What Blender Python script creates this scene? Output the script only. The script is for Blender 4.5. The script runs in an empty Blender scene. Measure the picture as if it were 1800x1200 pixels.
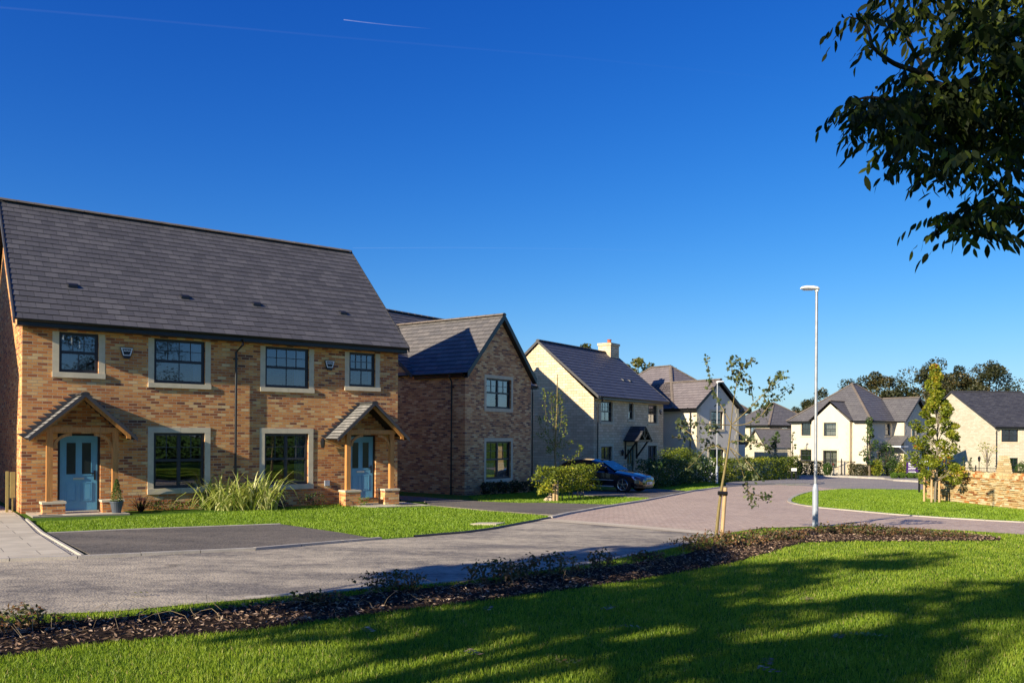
import bpy, math, random
import numpy as np
from math import sin, cos, tan, radians, pi, sqrt, atan2
from mathutils import Vector, Matrix
rng = np.random.default_rng(7); random.seed(7)
S = bpy.context.scene; COL = S.collection
# ---------------------------------------------------------------- camera numbers and ground plane (surveyed from the photograph)
FPX, Y0, ROLL, CZ = 1446.0, 763.0, .0063, 2.08
def ray(x, y):
    dx, dy = x-900, y-Y0; c, s = cos(ROLL), sin(ROLL)
    return (c*dx+s*dy)/FPX, (s*dx-c*dy)/FPX
def gz(X, Y):                                    # height of the ground
    X = max(-60, min(60, X)); Y = max(-40, min(88, Y))
    return .24-.011*X-.018*Y
def G(x, y):                                     # pixel -> point on the ground
    a, b = ray(x, y); Y = (CZ-.24)/(-b-.011*a-.018); return (a*Y, Y)
def P3(x, y, Y):                                 # pixel -> point at depth Y
    a, b = ray(x, y); return Vector((a*Y, Y, CZ+b*Y))
# ---------------------------------------------------------------- helpers
def lin(r, g, b): return (r, g, b, 1)
def tag(o, label=None, cat=None, group=None, kind=None):
    if label: o['label'] = label
    if cat: o['category'] = cat
    if group: o['group'] = group
    if kind: o['kind'] = kind
    return o
def empty(name, loc, rz=0):
    o = bpy.data.objects.new(name, None); COL.objects.link(o); o.location = loc; o.rotation_euler = (0, 0, rz)
    o.empty_display_size = .2; return o
def kids(o): return list(o.children)
def copy_tree(o, parent=None):
    c = o.copy(); COL.objects.link(c); c.parent = parent
    for ch in list(o.children): copy_tree(ch, c)
    return c
class MB:
    def __init__(s): s.v = []; s.f = []; s.uv = []; s.mi = []; s.m = 0
    def poly(s, pts, uv=None):
        n = len(s.v); s.v += [tuple(p) for p in pts]; s.f.append(tuple(range(n, n+len(pts))))
        s.uv += uv if uv else [(0, 0)]*len(pts); s.mi.append(s.m)
    def grid(s, rows, close=False):              # rows of equal length joined by quads
        for a, b in zip(rows[:-1], rows[1:]):
            k = len(a)
            for i in range(k if close else k-1):
                j = (i+1) % k; s.poly([a[i], a[j], b[j], b[i]])
    def hull8(s, c):                             # 8 corners: bottom 4 ccw, top 4 ccw
        for q in ((3, 2, 1, 0), (4, 5, 6, 7), (0, 1, 5, 4), (1, 2, 6, 5), (2, 3, 7, 6), (3, 0, 4, 7)): s.poly([c[i] for i in q])
    def box(s, x0, x1, y0, y1, z0, z1, f=None):
        c = [(x0, y0, z0), (x1, y0, z0), (x1, y1, z0), (x0, y1, z0), (x0, y0, z1), (x1, y0, z1), (x1, y1, z1), (x0, y1, z1)]
        if f: c = [f(*p) for p in c]
        s.hull8(c)
    def beam(s, a, b, w, h, up=(0, 0, 1)):       # rectangular bar from a to b
        a, b = Vector(a), Vector(b); d = (b-a).normalized(); u = Vector(up)
        r = d.cross(u);
        if r.length < 1e-4: r = d.cross(Vector((1, 0, 0)))
        r.normalize(); u = r.cross(d).normalized(); r = r*w/2; u = u*h/2
        s.hull8([a-r-u, a+r-u, b+r-u, b-r-u, a-r+u, a+r+u, b+r+u, b-r+u])
    def tube(s, pts, rad, n=8, caps=True):
        pts = [Vector(p) for p in pts]
        if not hasattr(rad, '__len__'): rad = [rad]*len(pts)
        rings = []
        for i, p in enumerate(pts):
            d = (pts[min(i+1, len(pts)-1)]-pts[max(i-1, 0)])
            if d.length < 1e-9: d = Vector((0, 0, 1))
            d.normalize(); a = Vector((0, 0, 1)) if abs(d.z) < .9 else Vector((1, 0, 0))
            u = d.cross(a).normalized(); w = d.cross(u)
            rings.append([p+(u*cos(2*pi*k/n)+w*sin(2*pi*k/n))*rad[i] for k in range(n)])
        n0 = len(s.v)
        for r in rings: s.v += [tuple(q) for q in r]
        for i in range(len(rings)-1):
            for k in range(n):
                j = (k+1) % n
                s.f.append((n0+i*n+k, n0+i*n+j, n0+(i+1)*n+j, n0+(i+1)*n+k)); s.uv += [(0, 0)]*4; s.mi.append(s.m)
        if caps:
            s.poly(rings[0][::-1]); s.poly(rings[-1])
    def lathe(s, prof, c=(0, 0, 0), n=16):
        s.tube([(c[0], c[1], c[2]+z) for r, z in prof], [max(r, .0005) for r, z in prof], n)
    def build(s, name, mat, parent=None, smooth=False, uv=False):
        me = bpy.data.meshes.new(name); me.from_pydata(s.v, [], s.f)
        for m in (mat if isinstance(mat, (list, tuple)) else [mat]): me.materials.append(m)
        if uv:
            l = me.uv_layers.new(name='UVMap'); l.data.foreach_set('uv', np.array(s.uv, dtype=np.float32).ravel())
        if any(s.mi): me.polygons.foreach_set('material_index', s.mi)
        if smooth: me.polygons.foreach_set('use_smooth', [True]*len(s.f))
        me.update(); me.validate()
        o = bpy.data.objects.new(name, me); COL.objects.link(o)
        if parent: o.parent = parent
        return o
def build_parts(mb, name, mat, parent):          # every connected piece becomes an object of its own
    key = lambda p: tuple(round(c, 4) for c in p); par = {}
    def find(a):
        while par.setdefault(a, a) != a: a = par[a]
        return a
    for f in mb.f:
        k = [find(key(mb.v[i])) for i in f]
        for q in k[1:]: par[find(q)] = find(k[0])
    g = {}
    for f in mb.f: g.setdefault(find(key(mb.v[f[0]])), []).append(f)
    out = []
    for fs in g.values():
        b = MB(); [b.poly([mb.v[i] for i in f]) for f in fs]; out.append(b.build(name, mat, parent))
    return out
def faces_mesh(name, V, mat, tint=None, parent=None):      # V: (N,k,3) array of k-gons, tint: (N,) values 0..1
    N, k = V.shape[:2]; me = bpy.data.meshes.new(name)
    me.vertices.add(N*k); me.vertices.foreach_set('co', V.astype(np.float32).ravel())
    me.loops.add(N*k); me.loops.foreach_set('vertex_index', np.arange(N*k, dtype=np.int32))
    me.polygons.add(N); me.polygons.foreach_set('loop_start', np.arange(0, N*k, k, dtype=np.int32)); me.polygons.foreach_set('loop_total', np.full(N, k, dtype=np.int32))
    me.materials.append(mat)
    if tint is not None:
        a = me.attributes.new('tint', 'FLOAT', 'FACE'); a.data.foreach_set('value', tint.astype(np.float32))
    me.update(calc_edges=True)
    o = bpy.data.objects.new(name, me); COL.objects.link(o)
    if parent: o.parent = parent
    return o
def inpoly(X, Y, poly):
    r = np.zeros(len(X), bool); n = len(poly); j = n-1
    for i in range(n):
        xi, yi = poly[i]; xj, yj = poly[j]
        if yi != yj:
            c = ((yi > Y) != (yj > Y)) & (X < (xj-xi)*(Y-yi)/(yj-yi)+xi); r ^= c
        j = i
    return r
# ---------------------------------------------------------------- materials
class NT:
    def __init__(s, name):
        s.m = bpy.data.materials.new(name); s.m.use_nodes = True; s.t = s.m.node_tree; s.t.nodes.clear()
        s.out = s.n('ShaderNodeOutputMaterial'); s.b = s.n('ShaderNodeBsdfPrincipled'); s.l(s.b.outputs[0], s.out.inputs[0])
    def n(s, typ, **k):
        x = s.t.nodes.new(typ)
        for a, v in k.items(): setattr(x, a, v)
        return x
    def l(s, a, b): s.t.links.new(a, b)
    def set(s, node, **k):
        for a, v in k.items():
            a = a.replace('_', ' '); i = node.inputs[a]
            if hasattr(v, 'is_output'): s.l(v, i)
            else: i.default_value = v
        return node
    def coord(s, kind='Object'): return s.n('ShaderNodeTexCoord').outputs[kind]
    def noise(s, vec, scale, detail=4, rough=.55, out=0):
        x = s.n('ShaderNodeTexNoise'); s.l(vec, x.inputs['Vector']); s.set(x, Scale=scale, Detail=detail, Roughness=rough); return x.outputs[out]
    def ramp(s, fac, stops, interp='LINEAR'):
        r = s.n('ShaderNodeValToRGB'); r.color_ramp.interpolation = interp; e = r.color_ramp.elements
        while len(e) < len(stops): e.new(.5)
        for q, (p, c) in zip(e, stops): q.position = p; q.color = c if len(c) == 4 else (*c, 1)
        s.l(fac, r.inputs[0]); return r.outputs[0]
    def mix(s, fac, a, b, mode='MIX'):
        x = s.n('ShaderNodeMix'); x.data_type = 'RGBA'; x.blend_type = mode
        for i, v in ((0, fac), (6, a), (7, b)):
            if hasattr(v, 'is_output'): s.l(v, x.inputs[i])
            else: x.inputs[i].default_value = v if i == 0 or len(v) == 4 else (*v, 1)
        return x.outputs[2]
    def math(s, op, a, b=0.0, c=None):
        x = s.n('ShaderNodeMath', operation=op)
        for i, v in enumerate([a, b] + ([c] if c is not None else [])):
            if hasattr(v, 'is_output'): s.l(v, x.inputs[i])
            else: x.inputs[i].default_value = v
        return x.outputs[0]
    def vec(s, x, y, z=0.0):
        c = s.n('ShaderNodeCombineXYZ')
        for i, v in enumerate((x, y, z)):
            if hasattr(v, 'is_output'): s.l(v, c.inputs[i])
            else: c.inputs[i].default_value = v
        return c.outputs[0]
    def sep(s, v):
        x = s.n('ShaderNodeSeparateXYZ'); s.l(v, x.inputs[0]); return x.outputs
    def bump(s, h, dist=.01, strength=1.0):
        x = s.n('ShaderNodeBump'); s.set(x, Strength=strength, Distance=dist); s.l(h, x.inputs['Height']); s.l(x.outputs[0], s.b.inputs['Normal'])
    def col(s, c): s.set(s.b, Base_Color=c if hasattr(c, 'is_output') or len(c) == 4 else (*c, 1)); return s
def plain(name, c, rough=.6, metal=0, var=.12, scale=8, spec=.5, bump=0, bscale=60):
    m = NT(name); n = m.noise(m.coord(), scale)
    f = m.ramp(n, [(.25, tuple(x*(1-var) for x in c)), (.75, tuple(min(1, x*(1+var)) for x in c))]); m.col(f)
    m.set(m.b, Roughness=rough, Metallic=metal, Specular_IOR_Level=spec)
    if bump: m.bump(m.noise(m.coord(), bscale), bump)
    return m.m
def brickwork(name, palette, mortar, w, h, gap, bump=.008, rough=.85, uvmode=False, stain=.25, offset=.5, squash=1, blotch=None):
    m = NT(name)
    if uvmode: v = m.coord('UV'); vv = v
    else:
        o = m.sep(m.coord()); vv = m.vec(m.math('ADD', o[0], o[1]), o[2], 0)
    b = m.n('ShaderNodeTexBrick', offset=offset, squash=squash); m.l(vv, b.inputs['Vector'])
    m.set(b, Color1=(0, 0, 0, 1), Color2=(1, 1, 1, 1), Mortar=(.5, .5, .5, 1), Scale=1.0, Mortar_Size=gap, Mortar_Smooth=.3, Bias=0.0, Brick_Width=w, Row_Height=h)
    pal = m.ramp(b.outputs['Color'], palette)
    fine = m.noise(m.coord(), 45, 5); pal = m.mix(.35, pal, m.ramp(fine, [(.3, (.25, .25, .25)), (.7, (.85, .85, .85))]), 'OVERLAY')
    big = m.noise(m.coord(), .55, 5, .6)
    pal = m.mix(stain, pal, m.ramp(big, [(.3, (.3, .3, .3)), (.7, (.75, .75, .75))]), 'OVERLAY')
    mo = m.mix(.5, mortar, m.ramp(m.noise(m.coord(), 9), [(.3, tuple(x*.6 for x in mortar[:3])), (.7, mortar[:3])]))
    m.col(m.mix(b.outputs['Fac'], pal, mo)); m.set(m.b, Roughness=rough, Specular_IOR_Level=.25)
    h1 = m.math('SUBTRACT', 1.0, b.outputs['Fac']); h2 = m.math('MULTIPLY_ADD', fine, .35, h1)
    m.bump(h2, bump); return m.m
M = {}
M['brick'] = brickwork('warm_brick', [(0, (.15, .065, .045)), (.06, (.28, .10, .05)), (.25, (.50, .175, .06)), (.55, (.64, .265, .08)), (.8, (.70, .35, .12)), (.94, (.72, .44, .18)), (1, (.75, .54, .28))], (.58, .43, .26), .225, .075, .0085, .012)
M['brickB'] = brickwork('brown_brick', [(0, (.17, .09, .07)), (.12, (.34, .15, .08)), (.4, (.58, .26, .11)), (.7, (.72, .38, .16)), (1, (.80, .54, .28))], (.54, .42, .28), .225, .075, .0085, .012)
M['stoneC'] = brickwork('buff_coursed_stone', [(0, (.56, .43, .28)), (.5, (.64, .50, .33)), (1, (.72, .58, .4))], (.4, .31, .2), .36, .15, .009, .012, stain=.3, offset=.43)
M['stoneF'] = brickwork('pale_coursed_stone', [(0, (.54, .47, .35)), (.5, (.60, .53, .4)), (1, (.66, .58, .45))], (.5, .43, .33), .46, .15, .006, .008, stain=.15, offset=.43)
def render_mat(name, c):
    m = NT(name); n = m.noise(m.coord(), 1.3, 6, .65)
    m.col(m.ramp(n, [(.3, tuple(x*.9 for x in c)), (.65, c)])); m.set(m.b, Roughness=.9, Specular_IOR_Level=.2); m.bump(m.noise(m.coord(), 90, 4), .004); return m.m
M['renderD'] = render_mat('off_white_render', (.68, .62, .53)); M['renderE'] = render_mat('cream_render', (.61, .55, .45))
M['cast'] = plain('cast_stone', (.60, .53, .38), .8, var=.12, scale=5, spec=.2, bump=.002)
M['castE'] = plain('sandy_cast_stone', (.68, .56, .38), .8, var=.1, scale=5, spec=.2, bump=.002)
def slate(name, c0, c1, c2, w, h, rough=.55, gap=.005):
    m = NT(name); b = m.n('ShaderNodeTexBrick', offset=.5); m.l(m.coord('UV'), b.inputs['Vector'])
    m.set(b, Color1=(0, 0, 0, 1), Color2=(1, 1, 1, 1), Mortar=(.5, .5, .5, 1), Scale=1.0, Mortar_Size=gap, Mortar_Smooth=.2, Brick_Width=w, Row_Height=h)
    pal = m.ramp(b.outputs['Color'], [(0, c0), (.5, c1), (1, c2)])
    fine = m.noise(m.coord(), 22, 6, .7); pal = m.mix(.35, pal, m.ramp(fine, [(.3, (.25, .25, .25)), (.75, (.8, .8, .8))]), 'OVERLAY')
    mq = m.n('ShaderNodeMapping'); m.l(m.coord('UV'), mq.inputs[0]); mq.inputs['Scale'].default_value = (2.2, .35, 1); pal = m.mix(.3, pal, m.ramp(m.noise(mq.outputs[0], 1.5, 6, .7), [(.35, (.38, .38, .38)), (.7, (.64, .63, .6))]), 'OVERLAY')
    pal = m.mix(.4, pal, m.ramp(m.noise(m.coord(), .5, 4), [(.3, (.44, .44, .44)), (.7, (.56, .55, .54))]), 'OVERLAY')
    m.col(m.mix(b.outputs['Fac'], pal, (.012, .012, .013, 1)))
    m.set(m.b, Roughness=m.ramp(fine, [(.3, (rough-.1,)*3), (.7, (rough+.15,)*3)]), Specular_IOR_Level=.4)
    m.bump(m.math('MULTIPLY_ADD', fine, .3, m.math('SUBTRACT', 1.0, b.outputs['Fac'])), .006); return m.m
M['slateA'] = slate('brown_grey_slate', (.076, .075, .08), (.092, .09, .096), (.116, .113, .118), .33, .25)
M['slateP'] = slate('sunlit_porch_slate', (.2, .2, .2), (.26, .26, .25), (.33, .32, .31), .3, .13)  # slate paled: sunshine on the porch slopes is put into the colour
M['slateB'] = slate('grey_slate', (.11, .105, .105), (.135, .127, .123), (.165, .152, .145), .33, .25)
M['slateC'] = slate('blue_grey_tile', (.078, .082, .1), (.09, .094, .112), (.102, .106, .122), .6, .3)
M['slateD'] = slate('mauve_grey_tile', (.185, .16, .16), (.2, .175, .175), (.22, .192, .19), .45, .28)
M['slateE'] = slate('dark_grey_tile', (.115, .11, .115), (.13, .125, .13), (.145, .14, .142), .45, .28)
M['slateF'] = slate('charcoal_slate', (.05, .05, .056), (.068, .068, .075), (.09, .09, .095), .4, .25)
M['ridge'] = plain('ridge_tile', (.16, .13, .105), .8, var=.25, scale=3)
M['lead'] = plain('dark_verge', (.045, .045, .05), .6, var=.15)
M['black'] = plain('black_plastic', (.012, .012, .014), .35, var=.1)
M['frame'] = plain('anthracite_frame', (.022, .024, .03), .4, var=.08)
M['bar'] = plain('glazing_bar', (.05, .055, .065), .4, var=.05)
M['white'] = plain('white_paint', (.8, .8, .78), .5, var=.04)
def wood(name, c, sc=(6, 6, .7)):
    m = NT(name); mp = m.n('ShaderNodeMapping'); m.l(m.coord(), mp.inputs[0]); mp.inputs['Scale'].default_value = sc
    n = m.noise(mp.outputs[0], 5, 8, .65)
    m.col(m.ramp(n, [(.25, tuple(x*.55 for x in c)), (.5, c), (.8, tuple(min(1, x*1.25) for x in c))])); m.set(m.b, Roughness=.6, Specular_IOR_Level=.35); m.bump(n, .004); return m.m
M['oak'] = wood('oak', (.50, .23, .07)); M['stake'] = wood('pale_stake', (.50, .33, .17)); M['timber'] = wood('timber_fence', (.56, .42, .27))
M['bark'] = wood('bark', (.13, .1, .065)); M['barkyel'] = wood('mossy_bark', (.20, .155, .06), (8, 8, 2)); M['barkgrey'] = wood('grey_bark', (.2, .17, .13))
M['door'] = plain('blue_door', (.12, .36, .53), .35, var=.04); M['doorC'] = plain('green_door', (.12, .22, .2), .4, var=.05); M['metal'] = plain('brushed_metal', (.55, .55, .56), .3, 1, var=.05)
M['steel'] = plain('galvanised_steel', (.34, .36, .39), .45, .4, var=.22, scale=10); M['steelpaint'] = plain('grey_paint_steel', (.33, .37, .43), .5, .1, var=.12)
def glass_mat():
    m = NT('window_glass'); m.t.nodes.remove(m.b)
    g = m.n('ShaderNodeBsdfGlossy'); m.set(g, Color=(.9, .93, 1, 1), Roughness=.015); t = m.n('ShaderNodeBsdfTransparent'); m.set(t, Color=(.5, .54, .57, 1))
    nb = m.n('ShaderNodeBump'); m.set(nb, Strength=.25, Distance=.01); m.l(m.noise(m.coord(), .9, 1), nb.inputs['Height']); m.l(nb.outputs[0], g.inputs['Normal'])
    f = m.n('ShaderNodeFresnel'); m.set(f, IOR=1.5); k = m.math('MINIMUM', m.math('MULTIPLY_ADD', f.outputs[0], 2.0, .10), 1.0)
    x = m.n('ShaderNodeMixShader'); m.l(k, x.inputs[0]); m.l(t.outputs[0], x.inputs[1]); m.l(g.outputs[0], x.inputs[2]); m.l(x.outputs[0], m.out.inputs[0]); return m.m
M['glass'] = glass_mat()
M['obscure'] = plain('obscured_dark_glass', (.02, .03, .035), .12, var=.1)
M['curtain'] = plain('white_curtain', (.6, .62, .64), .9, var=.05); M['blind'] = plain('grey_blind', (.16, .18, .2), .8, var=.1)
def leafmat(name, stops, trans=.35, rough=.5, spec=.4):
    m = NT(name); a = m.n('ShaderNodeAttribute', attribute_name='tint'); c = m.ramp(a.outputs['Fac'], stops)
    m.col(c); m.set(m.b, Roughness=rough, Specular_IOR_Level=spec)
    t = m.n('ShaderNodeBsdfTranslucent'); br = m.mix(1.0, c, (1.25, 1.25, .7, 1), 'MULTIPLY'); m.l(br, t.inputs[0])
    x = m.n('ShaderNodeMixShader'); x.inputs[0].default_value = trans; m.l(m.b.outputs[0], x.inputs[1]); m.l(t.outputs[0], x.inputs[2]); m.l(x.outputs[0], m.out.inputs[0]); return m.m
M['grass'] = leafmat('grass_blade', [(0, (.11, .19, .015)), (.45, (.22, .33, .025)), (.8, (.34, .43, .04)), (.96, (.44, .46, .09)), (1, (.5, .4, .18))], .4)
M['grassfar'] = leafmat('lawn_blade', [(0, (.11, .2, .012)), (.6, (.22, .35, .022)), (1, (.34, .44, .05))], .35)
M['lf_dark'] = leafmat('dark_leaf', [(0, (.02, .028, .012)), (.5, (.045, .052, .018)), (.85, (.09, .08, .025)), (1, (.15, .095, .03))], .25)
M['lf_autumn'] = leafmat('olive_leaf', [(0, (.04, .05, .012)), (.5, (.10, .11, .02)), (.85, (.17, .16, .03)), (1, (.24, .16, .04))], .3)
M['lf_hedge'] = leafmat('yellowing_hedge_leaf', [(0, (.05, .08, .012)), (.5, (.17, .22, .02)), (.8, (.36, .37, .03)), (1, (.58, .40, .05))], .4)
M['lf_green'] = leafmat('mid_green_leaf', [(0, (.02, .05, .012)), (.5, (.05, .1, .02)), (1, (.13, .19, .04))], .3)
M['lf_maple'] = leafmat('turning_maple_leaf', [(0, (.08, .12, .012)), (.4, (.2, .25, .02)), (.8, (.36, .36, .03)), (.96, (.48, .32, .04)), (1, (.5, .16, .03))], .45)
M['lf_young'] = leafmat('dull_green_leaf', [(0, (.035, .055, .02)), (.6, (.07, .095, .035)), (1, (.16, .18, .07))], .25)
M['lf_box'] = leafmat('box_leaf', [(0, (.06, .13, .012)), (1, (.17, .28, .03))], .3)
M['lf_red'] = leafmat('dark_red_leaf', [(0, (.03, .012, .015)), (1, (.12, .03, .03))], .2)
M['lf_phorm'] = leafmat('striped_cream_leaf', [(0, (.14, .22, .03)), (.45, (.36, .42, .09)), (1, (.78, .72, .38))], .3)
M['lf_bed'] = leafmat('reddish_bed_leaf', [(0, (.04, .05, .018)), (.4, (.10, .11, .035)), (.7, (.20, .085, .04)), (1, (.38, .27, .12))], .3)
M['petal'] = plain('white_petal', (.75, .72, .7), .7)
M['deadstem'] = plain('dry_stem', (.38, .28, .16), .9, var=.2)
def lawn_mat():
    m = NT('lawn_soil'); o = m.coord(); a = m.noise(o, 30, 6, .7); b = m.noise(o, .35, 4)
    c = m.ramp(a, [(.25, (.035, .07, .01)), (.6, (.10, .20, .02)), (.85, (.18, .28, .04))]); m.col(m.mix(.5, c, m.ramp(b, [(.3, (.35, .38, .3)), (.7, (.68, .66, .5))]), 'OVERLAY'))
    m.set(m.b, Roughness=.95, Specular_IOR_Level=.1); m.bump(a, .03); return m.m
M['lawn'] = lawn_mat()
def asphalt(name, c, dust, amt, speck=.5):
    m = NT(name); o = m.coord(); f = m.noise(o, 26, 4, .8); vo = m.n('ShaderNodeTexVoronoi'); m.l(o, vo.inputs['Vector']); m.set(vo, Scale=34.0)
    base = m.mix(speck, c, m.ramp(vo.outputs['Color'], [(.2, tuple(x*.45 for x in c)), (.5, c), (.85, tuple(min(1, x*1.9) for x in c))]))
    mp = m.n('ShaderNodeMapping'); m.l(o, mp.inputs[0]); mp.inputs['Scale'].default_value = (.35, 1, 1); mp.inputs['Rotation'].default_value = (0, 0, radians(-32))
    d = m.noise(mp.outputs[0], .9, 7, .68); d2 = m.noise(o, 5, 5, .7)
    k = m.math('MULTIPLY', m.ramp(m.math('MULTIPLY_ADD', d2, .35, m.math('MULTIPLY', d, .7)), [(.44, (0, 0, 0)), (.62, (1, 1, 1))]), amt)
    cc = m.mix(k, base, dust); st = m.noise(o, 1.7, 3, .5); cc = m.mix(m.math('MULTIPLY', m.ramp(st, [(.66, (0, 0, 0)), (.74, (1, 1, 1))]), .45), cc, tuple(x*.35 for x in c))
    cc = m.mix(.3, cc, m.ramp(f, [(.3, (.3, .3, .3)), (.7, (.7, .7, .7))]), 'OVERLAY')
    m.col(cc); m.set(m.b, Roughness=.9, Specular_IOR_Level=.25); m.bump(m.math('MULTIPLY_ADD', vo.outputs['Distance'], -.8, f), .006); return m.m
M['road'] = asphalt('dusty_road', (.20, .18, .155), (.52, .45, .335), .95, .3)
M['drive'] = asphalt('new_tarmac', (.115, .104, .092), (.25, .215, .17), .6)
M['roadfar'] = asphalt('far_road', (.26, .235, .22), (.40, .35, .28), .7, .2)
M['path'] = asphalt('footpath_tarmac', (.22, .21, .21), (.36, .32, .28), .6)
def paving():
    m = NT('block_paving'); o = m.sep(m.coord()); a = radians(38)
    u = m.math('ADD', m.math('MULTIPLY', o[0], cos(a)), m.math('MULTIPLY', o[1], sin(a))); v = m.math('SUBTRACT', m.math('MULTIPLY', o[1], cos(a)), m.math('MULTIPLY', o[0], sin(a)))
    b = m.n('ShaderNodeTexBrick', offset=.5); m.l(m.vec(u, v), b.inputs['Vector'])
    m.set(b, Color1=(0, 0, 0, 1), Color2=(1, 1, 1, 1), Mortar=(.5, .5, .5, 1), Scale=1.0, Mortar_Size=.005, Mortar_Smooth=.3, Brick_Width=.2, Row_Height=.1)
    p = m.ramp(b.outputs['Color'], [(0, (.43, .31, .23)), (.4, (.55, .41, .31)), (.8, (.65, .51, .39)), (1, (.5, .4, .32))])
    d = m.noise(m.coord(), .6, 6, .65); p = m.mix(.5, p, m.ramp(d, [(.3, (.44, .33, .27)), (.7, (.70, .54, .40))]))
    m.col(m.mix(b.outputs['Fac'], p, (.22, .18, .14, 1))); m.set(m.b, Roughness=.85, Specular_IOR_Level=.3)
    m.bump(m.math('SUBTRACT', 1.0, b.outputs['Fac']), .006); return m.m
M['paving'] = paving()
M['sett'] = brickwork('pale_setts', [(0, (.5, .42, .3)), (1, (.64, .55, .42))], (.4, .34, .25), .2, .1, .006)
M['kerb'] = plain('kerb_concrete', (.42, .385, .33), .85, var=.18, scale=3, bump=.003)
def slabs():
    m = NT('flagstones'); b = m.n('ShaderNodeTexBrick', offset=.5); m.l(m.coord('UV'), b.inputs['Vector'])
    m.set(b, Color1=(0, 0, 0, 1), Color2=(1, 1, 1, 1), Mortar=(.5, .5, .5, 1), Scale=1.0, Mortar_Size=.008, Mortar_Smooth=.2, Brick_Width=.9, Row_Height=.6)
    p = m.mix(.5, m.ramp(b.outputs['Color'], [(0, (.50, .45, .35)), (1, (.66, .60, .47))]), m.ramp(m.noise(m.coord(), 2.5, 6), [(.3, (.42, .37, .28)), (.7, (.68, .60, .46))]))
    m.col(m.mix(b.outputs['Fac'], p, (.28, .25, .2, 1))); m.set(m.b, Roughness=.85, Specular_IOR_Level=.2); m.bump(m.math('SUBTRACT', 1.0, b.outputs['Fac']), .004); return m.m
M['slab'] = slabs()
def gravel():
    m = NT('gravel'); v = m.n('ShaderNodeTexVoronoi'); m.l(m.coord(), v.inputs['Vector']); m.set(v, Scale=38.0)
    m.col(m.ramp(v.outputs['Color'], [(.2, (.10, .10, .11)), (.5, (.28, .27, .27)), (.9, (.6, .57, .54))])); m.set(m.b, Roughness=.9); m.bump(m.math('SUBTRACT', 1.0, v.outputs['Distance']), .03); return m.m
M['gravel'] = gravel()
def mulch():
    m = NT('bark_mulch_soil'); n = m.noise(m.coord(), 40, 6, .8); m.col(m.ramp(n, [(.3, (.012, .009, .008)), (.6, (.045, .03, .022)), (.85, (.12, .08, .055))])); m.set(m.b, Roughness=1.0, Specular_IOR_Level=.1); m.bump(n, .05); return m.m
M['mulch'] = mulch()
M['chip'] = leafmat('bark_chip', [(0, (.03, .02, .016)), (.45, (.11, .07, .05)), (.8, (.26, .17, .12)), (1, (.52, .4, .3))], 0, .9, .2)
def wallstone():
    m = NT('dry_wall_stone'); a = m.n('ShaderNodeAttribute', attribute_name='tint')
    c = m.ramp(a.outputs['Fac'], [(0, (.26, .11, .05)), (.07, (.46, .19, .06)), (.16, (.46, .29, .12)), (.45, (.52, .38, .19)), (.75, (.58, .46, .26)), (1, (.66, .55, .36))])
    n = m.noise(m.coord(), 14, 6, .7); m.col(m.mix(.4, c, m.ramp(n, [(.3, (.3, .28, .25)), (.7, (.75, .72, .7))]), 'OVERLAY')); m.set(m.b, Roughness=.9, Specular_IOR_Level=.2); m.bump(n, .02); return m.m
M['wallstone'] = wallstone()
M['paint'] = None
def carpaint():
    m = NT('black_car_paint'); m.col((.008, .007, .010)); m.set(m.b, Roughness=.12, Coat_Weight=1.0, Coat_Roughness=.03, Specular_IOR_Level=.6); return m.m
M['paint'] = carpaint()
M['carglass'] = plain('car_glass', (.01, .014, .02), .04, var=.05, spec=1.0); M['tyre'] = plain('tyre', (.015, .015, .016), .8); M['rim'] = plain('alloy', (.62, .62, .64), .25, .9, var=.03)
M['lamp'] = plain('headlamp', (.65, .7, .75), .08, .6, var=.1); M['chrome'] = plain('chrome', (.7, .7, .72), .12, 1, var=.02)
M['plate'] = plain('plate_white', (.75, .75, .72), .4, var=.02); M['amber'] = plain('amber', (.5, .16, .02), .3)
M['purple'] = plain('purple_panel', (.055, .016, .12), .4, var=.04); M['terracotta'] = plain('terracotta', (.42, .09, .04), .7); M['pot'] = plain('slate_blue_pot', (.07, .085, .11), .4)
M['blue'] = plain('blue_sign', (.02, .12, .5), .4); M['meter'] = plain('meter_box', (.42, .34, .12), .6); M['cover'] = plain('iron_cover', (.05, .05, .052), .6, .3, bump=.004); M['rock'] = plain('rock', (.5, .38, .27), .85, var=.3, scale=6, bump=.02, bscale=9)
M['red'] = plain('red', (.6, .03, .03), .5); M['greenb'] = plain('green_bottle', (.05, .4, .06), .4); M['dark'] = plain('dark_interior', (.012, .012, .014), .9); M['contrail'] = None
# ================================================================ setting: ground, roads, paths
def sheet(name, pts, mat, lift, kind='structure', px=True, uvrot=None, thick=None, top=0.0):
    P = [G(*q) for q in pts] if px else pts
    mb = MB(); c, s = (cos(uvrot), sin(uvrot)) if uvrot is not None else (1, 0)
    top3 = [(x, y, gz(x, y)+lift) for x, y in P]
    mb.poly(top3, [(c*x+s*y, -s*x+c*y) for x, y in P])
    if thick:
        for a, b in zip(top3, top3[1:]+top3[:1]): mb.poly([(a[0], a[1], a[2]-thick), (b[0], b[1], b[2]-thick), b, a])
    o = mb.build(name, mat, uv=True)
    # make sure it faces up
    if o.data.polygons[0].normal.z < 0: o.data.flip_normals()
    tag(o, kind=kind); return o
mb = MB(); xs = [-500, -60, -30, 0, 30, 60, 500]; ys = [-300, -40, 0, 30, 60, 88, 500]
mb.grid([[(x, y, gz(x, y)) for x in xs] for y in ys]); tag(mb.build('ground', M['lawn']), kind='structure')
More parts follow.
